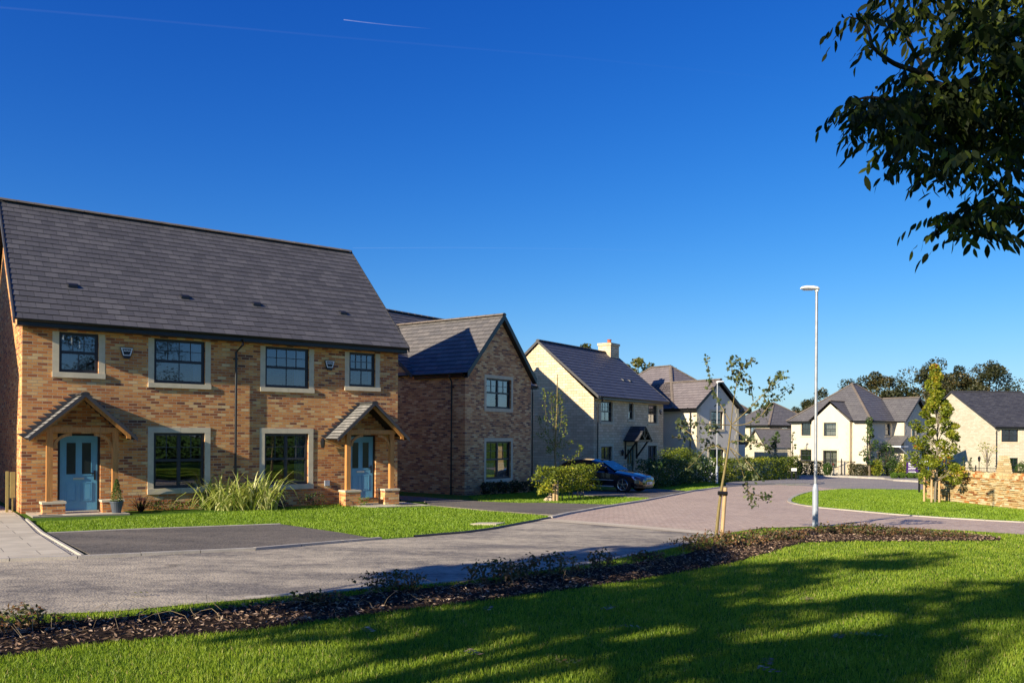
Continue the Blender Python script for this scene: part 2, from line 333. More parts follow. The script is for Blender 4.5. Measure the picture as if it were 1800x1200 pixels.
# near road (asphalt)
ROAD = [(-700, 1010), (0, 987), (150, 981.5), (450, 967), (650, 949.5), (730, 944), (820, 936.5), (868, 930), (905, 923), (945, 915.5), (985, 917), (1100, 927), (1250, 940.5), (1273, 938), (1200, 958.5), (1100, 978), (1043, 990), (930, 1005), (817, 1021), (667, 1033), (570, 1042), (340, 1062), (200, 1075), (0, 1083), (-700, 1110)]
sheet('road', ROAD, M['road'], .008)
PAVE = [(945, 915.5), (971, 909), (1000, 902.5), (1060, 891.7), (1130, 880), (1180, 870), (1223, 862), (1253, 858), (1275, 855.5), (1307, 853), (1363, 852), (1409, 853.5), (1461, 858), (1481, 858.8), (1426, 863.5), (1402, 869), (1387, 876), (1383, 881), (1390, 885), (1427, 891), (1440, 892.5), (1567, 904), (1700, 913.5), (1900, 923), (2100, 934), (2100, 960), (1900, 947), (1800, 940), (1700, 933), (1553, 927), (1487, 923), (1427, 925.5), (1343, 928), (1313, 931.5), (1273, 938), (1250, 940.5), (1100, 927), (985, 917)]
sheet('block_paving', PAVE, M['paving'], .012)
sheet('sett_band', [(958, 912.6), (985, 913.5), (1100, 922), (1262, 936), (1250, 940.5), (1100, 927.5), (985, 918), (945, 916)], M['sett'], .016)
FAR = [(1385, 829.5), (1465, 836.6), (1553, 841), (1572, 844.5), (1624, 847), (1700, 849), (1900, 852), (2200, 860), (2200, 872), (1900, 866), (1700, 862), (1623, 860.8), (1539, 859.3), (1481, 858.9), (1461, 858), (1409, 853.7), (1380, 853), (1430, 851.5), (1450, 850), (1430, 845.5), (1395, 843.5), (1340, 840)]
sheet('far_road', FAR, M['roadfar'], .010)
sheet('far_footpath', [(1465, 836.4), (1500, 836.2), (1560, 837.5), (1640, 839), (1760, 841), (2200, 848), (2200, 856), (1900, 851.5), (1624, 846.5), (1572, 844), (1553, 840.6)], M['path'], .10, thick=.15)
sheet('footpath', [(1275, 851), (1290, 848.5), (1330, 847), (1395, 843.8), (1430, 845.8), (1448, 849.5), (1430, 851.2), (1363, 851.6), (1307, 852.6), (1277, 855)], M['path'], .09, thick=.12)
DRV = [(83, 939), (240, 932), (493, 922.7), (600, 938), (648, 946.5), (450, 964), (160, 978)]
sheet('driveway', DRV, M['drive'], .030, thick=.05)
BDRV = [(700, 868), (740, 872), (800, 878), (853, 882.5), (912, 884.8), (960, 885), (1080, 888), (1135, 877.5), (1125, 880), (1060, 890.5), (1000, 901), (978, 908), (960, 906.5), (855, 897.5), (800, 892.5), (757, 888.5), (745, 884), (700, 884)]
sheet('side_driveway', [(700, 872), (740, 874), (800, 879), (853, 882.5), (912, 884.8), (960, 884.5), (1080, 888), (1060, 890.5), (1000, 901), (978, 906.5), (960, 905), (855, 897.5), (800, 892.5), (757, 888.5), (745, 882), (705, 880)], M['drive'], .030, thick=.05)
CDRV = [(1005, 866), (1060, 862), (1150, 859.5), (1205, 863), (1180, 869), (1147, 875.2), (1033, 871.5), (1008, 869)]
sheet('car_driveway', CDRV, M['drive'], .030, thick=.05)
sheet('flagstone_path', [(-700, 1008), (0, 985.5), (128, 981), (62, 938), (34, 908), (15, 896), (-25, 880), (-250, 886)], M['slab'], .035, uvrot=radians(36.6), thick=.05)
sheet('gravel_strip', [(130, 980.5), (149, 979.5), (72, 938.5), (38, 909), (16, 896), (14, 897.5), (34, 910), (62, 937.5)], M['gravel'], .022)
MULCH_T = [(-500, 1122), (0, 1097), (43, 1101), (100, 1094), (200, 1087), (267, 1080), (400, 1070), (500, 1058), (600, 1050), (657, 1043), (833, 1026), (1000, 1003), (1100, 993), (1200, 976), (1253, 958), (1333, 945), (1367, 934), (1427, 930.5), (1533, 930), (1617, 933.5), (1733, 942), (1762, 948)]
MULCH_B = [(1755, 951), (1617, 952), (1500, 952), (1407, 955), (1360, 970), (1277, 993), (1217, 1003), (1100, 1023), (1000, 1037), (850, 1057), (733, 1070), (600, 1088), (433, 1110), (300, 1121), (167, 1133), (0, 1157), (-500, 1240)]
MUL = [G(*q) for q in MULCH_T+MULCH_B]
sheet('mulch_bed', MULCH_T+MULCH_B, M['mulch'], .012)
# kerbs and edgings
def kerb(name, px, w, h, mat, side=1, lift=0):
    P = [Vector(G(*q)) for q in px]; mb = MB(); rows = []
    if w > .07:                                   # separate kerb stones with open joints
        R_ = [P[0]]; Ls = [0]
        for a, b in zip(P, P[1:]): Ls.append(Ls[-1]+(b-a).length)
        def at(s):
            s = max(0, min(Ls[-1], s)); i = max(0, min(len(P)-2, next((k for k in range(1, len(Ls)) if Ls[k] >= s), len(Ls)-1)-1)); return P[i].lerp(P[i+1], (s-Ls[i])/max(1e-6, Ls[i+1]-Ls[i]))
        n = int(Ls[-1]/.915); 
        for i in range(n):
            a, b = at(i*.915+.006), at((i+1)*.915-.006); d = (b-a).normalized(); nr = Vector((-d.y, d.x))*side; j = random.uniform(-.003, .003)
            c = [a, b, b+nr*w, a+nr*w]; mb.hull8([(q.x, q.y, gz(*q)-.1) for q in c]+[(q.x, q.y, gz(*q)+h+lift+j) for q in c])
        o = mb.build(name, mat); tag(o, kind='structure'); return o
    for i, p in enumerate(P):
        d = (P[min(i+1, len(P)-1)]-P[max(i-1, 0)]).normalized(); nrm = Vector((-d.y, d.x))*side
        q = p+nrm*w; z0, z1 = gz(*p), gz(*q)
        rows.append([(p.x, p.y, z0-.1), (p.x, p.y, z0+h-.015+lift), (p.x+nrm.x*.015, p.y+nrm.y*.015, z0+h+lift), (q.x, q.y, z1+h+lift), (q.x, q.y, z1-.1)])
    mb.grid(rows); o = mb.build(name, mat); tag(o, kind='structure'); return o
kerb('kerb', [(-700, 1010), (0, 987.5), (150, 981.8), (450, 967.5), (650, 950), (730, 944.5)], .10, .055, M['kerb'])
kerb('kerb', [(730, 944.5), (820, 937), (868, 930.5), (905, 923.5), (945, 916), (975, 909.5)], .05, .05, M['lead'])
kerb('kerb', [(971, 911), (1000, 904), (1060, 893), (1130, 881.7), (1180, 871.7), (1223, 863), (1253, 859), (1275, 856.3), (1307, 853.6), (1363, 852.4), (1430, 851.8), (1450, 850), (1430, 845.8), (1395, 843.8)], .125, .06, M['kerb'])
kerb('kerb', [(1570, 904.6), (1440, 893), (1427, 891.4), (1390, 885.4), (1383, 881), (1387, 876), (1402, 869), (1426, 863.3)], .14, .05, M['kerb'], side=-1) if 0 else None
kerb('kerb', [(1426, 863.3), (1402, 869), (1387, 876), (1383, 881), (1390, 885.4), (1427, 891.4), (1440, 893), (1567, 904.6), (1700, 914), (1900, 923.5), (2100, 934.5)], .14, .04, M['kerb'])
kerb('kerb', [(1340, 836), (1400, 836), (1465, 838), (1553, 842), (1572, 845.3), (1624, 848), (1700, 850), (1900, 853), (2200, 861)], .125, .11, M['kerb'])
kerb('kerb', [(1200, 959), (1100, 978.5), (1043, 990.5), (817, 1021.5), (667, 1033.5), (570, 1042.5), (430, 1053)], .05, .03, M['kerb'], side=-1)
kerb('edging', [(83, 938.5), (240, 931.5), (493, 922.3)], .06, .035, M['kerb'])
kerb('edging', [(150, 980.5), (78, 939), (50, 915)], .06, .06, M['kerb'])
kerb('edging', [(960, 885.2), (1000, 886.5), (1080, 888.2), (1147, 876)], .05, .02, M['kerb'])
# ================================================================ building helpers
class Face:
    def __init__(s, o, d, inw): s.o, s.d, s.i = Vector(o), Vector(d), Vector(inw)
    def P(s, u, z, dep=0):
        p = s.o+s.d*u+s.i*dep; return (p.x, p.y, z)
def front(x0=0, y0=0): return Face((x0, y0), (1, 0), (0, 1))
def leftf(x0=0, y0=0): return Face((x0, y0), (0, 1), (1, 0))      # outward -x, u runs back
def rightf(x0, y0=0): return Face((x0, y0), (0, 1), (-1, 0))
def wallface(mb, F, u0, u1, z0, z1, holes=(), rev=.09):
    us = sorted({u0, u1, *[h[0] for h in holes], *[h[1] for h in holes]}); zs = sorted({z0, z1, *[h[2] for h in holes], *[h[3] for h in holes]})
    for a, b in zip(us, us[1:]):
        for c, d in zip(zs, zs[1:]):
            if any(h[0] <= a and b <= h[1] and h[2] <= c and d <= h[3] for h in holes): continue
            mb.poly([F.P(a, c), F.P(b, c), F.P(b, d), F.P(a, d)])
    for a, b, c, d in holes:
        for (p, q), (r, s) in (((a, c), (b, c)), ((b, c), (b, d)), ((b, d), (a, d)), ((a, d), (a, c))):
            mb.poly([F.P(p, q), F.P(r, s), F.P(r, s, rev+.06), F.P(p, q, rev+.06)])
def fbox(mb, F, u0, u1, z0, z1, d0, d1): mb.box(u0, u1, d0, d1, z0, z1, lambda u, d, z: F.P(u, z, d))
def window(par, F, u0, u1, z0, z1, cols=1, tr=.5, ub=(4, 2), lb=(2, 1), rev=.07, curtain=None, sill=None, sur=None, smat='cast', fw=.07, items=None, label=None):
    f = MB(); d0, d1 = rev, rev+.06; e = .001
    fbox(f, F, u0+e, u0+fw, z0+e, z1-e, d0, d1); fbox(f, F, u1-fw, u1-e, z0+e, z1-e, d0, d1)
    fbox(f, F, u0+fw, u1-fw, z0+e, z0+fw*1.15, d0, d1); fbox(f, F, u0+fw, u1-fw, z1-fw, z1-e, d0, d1)
    zi0, zi1 = z0+fw*1.15, z1-fw; zm = zi0+(zi1-zi0)*tr; cw = (u1-u0-2*fw)/cols
    for c in range(1, cols): fbox(f, F, u0+fw+cw*c-.045, u0+fw+cw*c+.045, zi0, zi1, d0+.002, d1)
    for c in range(cols):
        a, b = u0+fw+cw*c+(.045 if c else 0), u0+fw+cw*(c+1)-(.045 if c < cols-1 else 0)
        if tr < 1: fbox(f, F, a, b, zm-.035, zm+.035, d0-.004, d1)
    fr = f.build('window', M['frame'], par)
    if label: fr['label'] = label
    g = MB()
    for c in range(cols):                        # glazing bars
        a, b = u0+fw+cw*c+(.045 if c else 0), u0+fw+cw*(c+1)-(.045 if c < cols-1 else 0)
        for (lo, hi, n, k) in ((zm+.035, zi1, *ub), (zi0, zm-.035, *lb)) if tr < 1 else ((zi0, zi1, *ub),):
            for i in range(1, n): x = a+(b-a)*i/n; fbox(g, F, x-.009, x+.009, lo, hi, d0+.022, d0+.034)
            for i in range(1, k): z = lo+(hi-lo)*i/k; fbox(g, F, a, b, z-.009, z+.009, d0+.024, d0+.032)
    if g.f: g.build('glazing_bar', M['bar'], fr)
    p = MB(); p.poly([F.P(u0+fw*.5, z0+fw*.5, d0+.04), F.P(u1-fw*.5, z0+fw*.5, d0+.04), F.P(u1-fw*.5, z1-fw*.5, d0+.04), F.P(u0+fw*.5, z1-fw*.5, d0+.04)])
    p.build('pane', M['glass'], fr)
    if curtain:                                   # list of (u fraction from, to, z fraction from)
        c = MB()
        for (a, b, zf) in curtain:
            ua, ub_ = u0+(u1-u0)*a, u0+(u1-u0)*b; n = 14; r0, r1 = [], []
            for i in range(n+1):
                u = ua+(ub_-ua)*i/n; dd = d1+.10+.03*sin(i*2.1)
                r0.append(F.P(u, z0+(z1-z0)*zf, dd)); r1.append(F.P(u, z1, dd))
            c.grid([r0, r1])
        build_parts(c, 'curtain', M['curtain'], fr)
    if sill:
        w, h, pr = sill; um = (u0+u1)/2+.02
        for a, c in (((u0-w, um-.003), (um+.003, u1+w)) if u1-u0 > 1.2 else ((u0-w, u1+w),)): b = MB(); fbox(b, F, a, c, z0-h, z0-.001, -pr, rev+.02); b.build('sill', M[smat], fr)
    if sur:
        w, hd, pr = sur; um = (u0+u1)/2+.02
        for a, c in ((u0-w, u0-.001), (u1+.001, u1+w)): b = MB(); fbox(b, F, a, c, z0, z1+.001, -pr, .05); b.build('jamb', M[smat], fr)
        if hd:
            for a, c in (((u0-w, um-.003), (um+.003, u1+w)) if u1-u0 > 1.2 else ((u0-w, u1+w),)): b = MB(); fbox(b, F, a, c, z1+.002, z1+hd, -pr-.002, .05); b.build('lintel', M[smat], fr)
    return fr
def clip(poly, v, keep_above):
    out = []
    for i in range(len(poly)):
        a, b = poly[i], poly[(i+1) % len(poly)]; da, db = a[1]-v, b[1]-v
        if not keep_above: da, db = -da, -db
        if da >= 0: out.append(a)
        if (da > 0 > db) or (da < 0 < db):
            t = da/(da-db); out.append((a[0]+(b[0]-a[0])*t, a[1]+(b[1]-a[1])*t))
    return out
def slope(mb, pts, gauge=.25, th=.015, under=True):
    """planar convex roof slope (first two points are the eave), laid as overlapping courses; uv in metres"""
    P = [Vector(p) for p in pts]; e = (P[1]-P[0]).normalized(); n = None
    for q in P[2:]:
        n = e.cross(q-P[0])
        if n.length > 1e-6: break
    n.normalize()
    if n.z < 0: n = -n
    s = n.cross(e).normalized()
    if s.z < 0: s = -s
    uv = [((p-P[0]).dot(e), (p-P[0]).dot(s)) for p in P]; vmax = max(v for u, v in uv); k = 0
    to = lambda u, v, h: tuple(P[0]+e*u+s*v+n*h)
    while k*gauge < vmax-1e-4:
        a, b = k*gauge, min(vmax, (k+1)*gauge); c = clip(clip(uv, a, True), b, False)
        if len(c) >= 3:
            hh = lambda v: th*(1-(v-a)/gauge)+.004
            pp = [to(u, v, hh(v)) for u, v in c]; mb.poly(pp, c)
            low = [q for q in c if abs(q[1]-a) < 1e-6]
            if len(low) >= 2:
                u0, u1 = min(q[0] for q in low), max(q[0] for q in low)
                mb.poly([to(u0, a, -.004), to(u1, a, -.004), to(u1, a, hh(a)), to(u0, a, hh(a))], [(u0, a), (u1, a), (u1, a+.002), (u0, a+.002)])
            for q, r in zip(c, c[1:]+c[:1]):      # side edges so that verges show thickness
                if abs(q[1]-r[1]) > 1e-6: mb.poly([to(*q, hh(q[1])), to(*r, hh(r[1])), to(*r, -.01), to(*q, -.01)], [(0, 0)]*4)
        k += 1
    if under: mb.poly([to(u, v, -.03) for u, v in uv][::-1], [(0, 0)]*len(uv))
def ridge(par, a, b, mat, r=.11, L=.45, name='ridge_tiles'):
    a, b = Vector(a), Vector(b); d = b-a; n = max(1, round(d.length/L)); d = d.normalized(); side = d.cross(Vector((0, 0, 1))).normalized(); up = side.cross(d)
    mb = MB(); st = (b-a).length/n
    for i in range(n):
        rows = []
        for t, rr in ((0, r*1.06), (st*.96, r), (st*1.02, r*.93)):
            c = a+d*(i*st+t); rows.append([c+side*(rr*1.15*cos(q))+up*(rr*.75*sin(q)-.035) for q in [pi*k/6 for k in range(7)]])
        mb.grid(rows); mb.poly(rows[0]); 
    c = a; return mb.build(name, mat, par)
def gable_roof_x(par, x0, x1, yf, yb, ze, zr, mat, yr=None, gauge=.25, name='roof', rm=None, verge=True, oh=None):
    """ridge along x. eave front at y=yf, z=ze; back at yb; ridge at yr, zr"""
    yr = (yf+yb)/2 if yr is None else yr; mb = MB()
    slope(mb, [(x0, yf, ze), (x1, yf, ze), (x1, yr, zr), (x0, yr, zr)], gauge)
    slope(mb, [(x1, yb, ze), (x0, yb, ze), (x0, yr, zr), (x1, yr, zr)], gauge)
    r = mb.build(name, mat, par, uv=True)
    ridge(r, (x0, yr, zr+.03), (x1, yr, zr+.03), rm or M['ridge'])
    if verge:
        v = MB()
        for x in (x0+.0, x1):
            sx = -1 if x == x0 else 1
            for (a, b) in (((x, yf, ze), (x, yr, zr)), ((x, yb, ze), (x, yr, zr))):
                a, b = Vector(a), Vector(b); off = Vector((sx*.022, 0, -.035)); v.beam(a+off, b+off, .035, .13, (1, 0, 0)) if 0 else v.hull8([a+off+Vector((-.018, 0, -.09)), a+off+Vector((.018, 0, -.09)), b+off+Vector((.018, 0, -.09)), b+off+Vector((-.018, 0, -.09)), a+off+Vector((-.018, 0, .075)), a+off+Vector((.018, 0, .075)), b+off+Vector((.018, 0, .075)), b+off+Vector((-.018, 0, .075))])
        build_parts(v, 'verge', M['lead'], r)
    return r
def gutter(par, F, u0, u1, z, dep, rad=.06):
    mb = MB(); rows = []
    for u in (u0, u1): rows.append([F.P(u, z-rad*sin(q), dep-rad*cos(q)) for q in [pi*k/8 for k in range(9)]])
    mb.grid(rows); mb.poly(rows[0]); mb.poly(rows[1][::-1])
    fbox(mb, F, u0, u1, z-.16, z+.01, dep+rad, dep+rad+.02)   # fascia board
    fbox(mb, F, u0, u1, z-.165, z-.145, dep+rad+.02, max(.002, dep+rad+.03) if dep > -.1 else -.003)   # soffit
    return mb.build('gutter', M['black'], par)
def drainpipe(par, F, u, ztop, zbot, off=.09, goose=.0, gd=.3):
    mb = MB(); pts = [F.P(u+goose, ztop+.25, -gd), F.P(u+goose, ztop+.1, -gd), F.P(u, ztop-.1, -off), F.P(u, zbot, -off)] if goose or gd > .12 else [F.P(u, ztop, -off), F.P(u, zbot, -off)]
    mb.tube(pts, .034, 10)
    n = max(2, int((ztop-zbot)/1.6))
    for i in range(n): z = zbot+.4+(ztop-zbot-.7)*i/(n-1); fbox(mb, F, u-.06, u+.06, z-.02, z+.02, -off-.005, .002)
    return mb.build('drain_pipe', M['black'], par, smooth=False)
def gable_tri(mb, F, u0, u1, z0, um, zm): mb.poly([F.P(u0, z0), F.P(u1, z0), F.P(um, zm)])
def alarm(par, F, u, z):
    mb = MB(); out = [(-.15, .12), (.15, .12), (.09, -.08), (-.09, -.08)]
    def prism(m, q, d0, d1): a = [F.P(u+x, z+y, d0) for x, y in q]; b = [F.P(u+x, z+y, d1) for x, y in q]; m.poly(b); [m.poly([a[i], a[(i+1) % len(q)], b[(i+1) % len(q)], b[i]]) for i in range(len(q))]
    body = [(-.16, .13), (.16, .13), (.1, -.1), (.06, -.16), (-.06, -.16), (-.1, -.1)]
    prism(mb, body, 0, -.06); o = mb.build('alarm_box', M['black'], par)
    r = MB(); s = .78
    inn = [(x*s, .02+(y-.02)*s) for x, y in out]
    for i in range(4): j = (i+1) % 4; r.poly([F.P(u+out[i][0], z+out[i][1], -.064), F.P(u+out[j][0], z+out[j][1], -.064), F.P(u+inn[j][0], z+inn[j][1], -.064), F.P(u+inn[i][0], z+inn[i][1], -.064)])
    for x0, x1, zz in ((-.085, -.045, .05), (-.04, -.01, .045), (-.005, .03, .052), (.035, .055, .045), (.06, .09, .05)): r.poly([F.P(u+x0, z+zz-.012, -.063), F.P(u+x1, z+zz-.012, -.063), F.P(u+x1, z+zz+.012, -.063), F.P(u+x0, z+zz+.012, -.063)])
    r.build('badge', M['white'], o); return o
def blue_door(par, F, u0, u1, z0, z1, mat, rev=.08, handle_right=True):
    f = MB(); fbox(f, F, u0+.001, u0+.06, z0, z1-.001, rev-.01, rev+.07); fbox(f, F, u1-.06, u1-.001, z0, z1-.001, rev-.01, rev+.07); fbox(f, F, u0+.06, u1-.06, z1-.06, z1-.001, rev-.01, rev+.07)
    d = MB(); a, b = u0+.06, u1-.06; w = b-a; fbox(d, F, a, b, z0+.03, z1-.06, rev+.01, rev+.06)
    def ring(m, x0, x1, q0, q1, t=.022, pr=.012):
        for r in ((x0, x1, q0, q0+t), (x0, x1, q1-t, q1), (x0, x0+t, q0+t, q1-t), (x1-t, x1, q0+t, q1-t)): fbox(m, F, *r, rev+.01-pr, rev+.012)
    H = z1-z0
    L1, L2, R1, R2 = a+w*.17, a+w*.42, a+w*.58, a+w*.83
    for x0, x1 in ((L1, L2), (R1, R2)):
        ring(d, x0-.02, x1+.02, z0+H*.46, z0+H*.9); ring(d, x0-.02, x1+.02, z0+H*.13, z0+H*.37)
        fbox(d, F, x0+.02, x1-.02, z0+H*.15, z0+H*.35, rev+.003, rev+.011)
    do = d.build('door', mat, par); f.build('door_frame', M['black'], do)
    g = MB()
    for x0, x1 in ((L1, L2), (R1, R2)): fbox(g, F, x0+.003, x1-.003, z0+H*.48, z0+H*.88, rev+.002, rev+.012)
    g.build('pane', M['obscure'], do)
    l = MB(); m = (a+b)/2; fbox(l, F, m-.13, m+.13, z0+H*.41, z0+H*.435, rev-.012, rev+.011); l.build('letter_plate', M['metal'], do)
    h = MB(); x = b-.06 if handle_right else a+.06; fbox(h, F, x-.02, x+.02, z0+H*.40, z0+H*.52, rev-.004, rev+.011); fbox(h, F, x-.10 if handle_right else x, x if handle_right else x+.1, z0+H*.48, z0+H*.495, rev-.05, rev-.03); fbox(h, F, x-.012, x+.012, z0+H*.48, z0+H*.495, rev-.03, rev)
    h.build('handle', M['black'], do)
    t = MB(); fbox(t, F, u0-.02, u1+.02, z0-.03, z0+.028, -.03, rev+.06); t.build('threshold', M['metal'], do)
    return do
def hip_roof(par, x0, x1, y0, y1, ze, pitch, mat, gauge=.28, rm=None, name='roof'):
    w, d = x1-x0, y1-y0; t = tan(radians(pitch)); h = min(w, d)/2; zr = ze+h*t; mb = MB()
    if w >= d: A, B = (x0+h, (y0+y1)/2, zr), (x1-h, (y0+y1)/2, zr)
    else: A, B = ((x0+x1)/2, y0+h, zr), ((x0+x1)/2, y1-h, zr)
    c = [(x0, y0, ze), (x1, y0, ze), (x1, y1, ze), (x0, y1, ze)]
    if w >= d: fs = [[c[0], c[1], B, A], [c[1], c[2], B], [c[2], c[3], A, B], [c[3], c[0], A]]; hp = [(c[0], A), (c[1], B), (c[2], B), (c[3], A)]
    else: fs = [[c[0], c[1], A], [c[1], c[2], B, A], [c[2], c[3], B], [c[3], c[0], A, B]]; hp = [(c[0], A), (c[1], A), (c[2], B), (c[3], B)]
    for f in fs:
        g = [f[0]]
        for p in f[1:]:
            if (Vector(p)-Vector(g[-1])).length > 1e-4 and (Vector(p)-Vector(g[0])).length > 1e-4: g.append(p)
        slope(mb, g, gauge)
    r = mb.build(name, mat, par, uv=True); k = MB
    for i, (a, b) in enumerate(hp): ridge(r, (a[0], a[1], a[2]+.05), (b[0], b[1], b[2]+.03), rm or M['ridge'], .10)
    if (Vector(A)-Vector(B)).length > .2: ridge(r, (A[0], A[1], A[2]+.04), (B[0], B[1], B[2]+.04), rm or M['ridge'])
    return r
def roof_vent(par, x, y, z, pitch):
    mb = MB(); t = tan(radians(pitch)); mb.hull8([(x-.12, y-.05, z-.04), (x+.12, y-.05, z-.04), (x+.13, y+.14, z+.14*t-.01), (x-.13, y+.14, z+.14*t-.01), (x-.10, y-.05, z+.035), (x+.10, y-.05, z+.035), (x+.09, y+.07, z+.07*t+.03), (x-.09, y+.07, z+.07*t+.03)])
    return mb.build('roof_vent', M['black'], par)
def place(px, sc, deg):                           # house frame: front-left corner by pixel column and scale
    Y = FPX/sc; X = ray(px, 763)[0]*Y; return (X, Y, gz(X, Y)), radians(deg)
def floors(par, x0, x1, y0, y1, zs=(2.45, 4.6)):
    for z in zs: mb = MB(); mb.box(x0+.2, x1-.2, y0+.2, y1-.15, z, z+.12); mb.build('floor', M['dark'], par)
# ================================================================ A: semi-detached brick pair
XA, YA = G(37.2, 903); A = empty('brick_house', (XA, YA, 0), radians(36.6))
tag(A, 'nearest orange brick pair of semi-detached homes with two pale blue doors and oak porches', 'house')
F = front(); LA, DA = 10.65, 8.0
win = {'W1': (.82, 1.74, 3.61, 4.645), 'W2': (3.12, 4.48, 3.43, 4.645), 'W3': (6.22, 7.58, 3.43, 4.645), 'W4': (8.92, 9.83, 3.56, 4.645), 'G1': (3.12, 4.48, .53, 2.06), 'G2': (6.21, 7.57, .53, 2.06)}
doors = [(.80, 1.80, .0, 2.03), (8.86, 9.86, .0, 2.03)]
w = MB(); wallface(w, F, 0, LA, -.5, 4.75, [*win.values(), *doors]); L = leftf(); Rf = rightf(LA)
for f in (L, Rf):
    wallface(w, f, 0, DA, -.5, 4.75); gable_tri(w, f, 0, DA, 4.75, 4.0, 8.55)
wallface(w, Face((0, DA), (1, 0), (0, -1)), 0, LA, -.5, 4.75); w.build('wall', M['brick'], A)
r = gable_roof_x(A, -.19, LA+.19, -.36, 8.36, 4.86, 8.74, M['slateA'], yr=4.0, gauge=.249)
for u, y in ((1.25, .85), (4.15, .85), (6.25, .85), (9.1, .85)): roof_vent(r, u, y, 4.86+(y+.36)*3.88/4.36+.03, 41)
gutter(A, F, -.15, LA+.15, 4.86, -.40, .055)
window(A, F, *win['W1'], ub=(3, 2), lb=(2, 1), sill=(.16, .14, .05), sur=(.155, 0, .004), curtain=[(0, 1, .0)], label='window with closed grey blind')
window(A, F, *win['W2'], sill=(.16, .13, .05), sur=(.155, 0, .004), curtain=[(.8, .97, 0)])
window(A, F, *win['W3'], sill=(.16, .13, .05), sur=(.155, 0, .004), curtain=[(.72, .97, 0), (.05, .1, 0)])
window(A, F, *win['W4'], ub=(4, 2), sill=(.17, .13, .05), sur=(.155, 0, .004), curtain=[(.85, .97, 0)])
for k, cu in (('G1', [(.93, .98, .0)]), ('G2', [(.74, .96, 0), (.03, .08, 0)])): window(A, F, *win[k], cols=2, tr=.5, ub=(2, 2), lb=(1, 1), sill=(.16, .15, .05), sur=(.155, .16, .02), curtain=cu)
for o in A.children:
    if o.name.startswith('window') and o.get('label'):
        for c in o.children:
            if c.name.startswith('curtain'):
                c.name = 'blind'; c.data.materials[0] = M['blind']
drainpipe(A, F, 5.325, 4.5, .05, off=.09, goose=.1, gd=.38)
alarm(A, F, 2.415, 4.2); alarm(A, F, 8.235, 4.19)
for u0, u1, z0, z1 in doors: blue_door(A, F, u0, u1, z0, z1, M['door'])
def porch(par, c, name='porch', yo=.65, hw=.82, zr=3.12, zt=2.0):
    pr = MB(); yp = -yo; pw = .14                 # oak frame
    for sx in (-1, 1): 
        pr.box(c+sx*hw-(pw if sx > 0 else 0), c+sx*hw+(0 if sx > 0 else pw), yp, yp+pw, .34, 2.06)
        rows = []
        xi = c+sx*(hw-pw)
        for k in range(9):                        # curved brace
            t = k/8*pi/2; x = xi-sx*(.42*(1-cos(t))); z = 1.68+.36*sin(t); x2 = xi-sx*(.33*(1-cos(t))+.0)-sx*0; 
            rows.append([(x, yp+.03, z), (x-sx*.0, yp+.11, z), (x+sx*(-.07*cos(t)), yp+.11, z-.07*sin(t)), (x+sx*(-.07*cos(t)), yp+.03, z-.07*sin(t))])
        pr.grid(rows, close=True)
    pr.box(c-hw-.04, c+hw+.04, yp-.01, yp+.13, 2.061, 2.19)
    run = hw+.27; rise = zr-.12-zt
    for sx in (-1, 1):
        a, b = Vector((c+sx*(run+.0), -.79, zt-.02)), Vector((c, -.79, zt-.02+rise))
        pr.hull8([a+Vector((0, 0, -.10)), a+Vector((0, .07, -.10)), b+Vector((0, .07, -.10)), b+Vector((0, 0, -.10)), a+Vector((0, 0, .045)), a+Vector((0, .07, .045)), b+Vector((0, .07, .045)), b+Vector((0, 0, .045))])
        pr.box(c+sx*(hw-.07)-.05, c+sx*(hw-.07)+.05, -.6, -.002, 2.07, 2.17)
        pr.box(c+sx*(run-.06)-.04, c+sx*(run-.06)+.04, -.78, -.002, zt-.09, zt-.02)
    po = pr.build(name, M['oak'], par)
    for sx in (-1, 1):
        x0, x1 = sorted((c+sx*(hw-.40), c+sx*(hw+.10))); bp = MB(); bp.box(x0, x1, -.80, -.36, -.3, .28); bp.build('plinth', M['brick'], po)
        cp = MB(); cp.box(x0-.02, x1+.02, -.82, -.34, .28, .335); cp.build('plinth_cap', M['cast'], po)
    rt = MB(); e = .18; x = run+.14; dz = rise/run*.14
    slope(rt, [(c-x, -.0, zt+.03-dz), (c-x, -.9, zt+.03-dz), (c, -.9, zt+.03+rise), (c, 0, zt+.03+rise)], .13, .02); slope(rt, [(c+x, -.9, zt+.03-dz), (c+x, 0, zt+.03-dz), (c, 0, zt+.03+rise), (c, -.9, zt+.03+rise)], .13, .02)
    ro = rt.build('roof', M['slateP'], po, uv=True); fx = rise/run
    st = MB(); n = 11                              # stepped lead flashing on the wall, verge clips on the front
    for sx in (-1, 1):
        for k in range(n):
            t0 = k/n; x0 = c+sx*x*(1-t0); z0 = zt-dz+(rise+dz)*t0+.03; 
            q = [(x0-sx*.06, z0-.04), (x0+sx*.17, z0+.11), (x0-sx*.14, z0+.15)]; a_ = [(u_, -.008, w_) for u_, w_ in q]; b_ = [(u_, -.001, w_) for u_, w_ in q]; st.poly(a_); [st.poly([a_[i], a_[(i+1) % 3], b_[(i+1) % 3], b_[i]]) for i in range(3)]
        a, b = Vector((c+sx*x, -.905, zt+.03-dz)), Vector((c, -.905, zt+.03+rise))
        st.hull8([a+Vector((0, -.02, -.07)), a+Vector((0, 0, -.07)), b+Vector((0, 0, -.07)), b+Vector((0, -.02, -.07)), a+Vector((0, -.02, .04)), a+Vector((0, .05, .04)), b+Vector((0, .05, .04)), b+Vector((0, -.02, .04))])
    build_parts(st, 'verge', M['lead'], po)
    ridge(po, (c, -.93, zt+.05+rise), (c, 0, zt+.05+rise), M['cover'], .09, .45)
    return po
porch(A, 1.29); porch(A, 9.36)
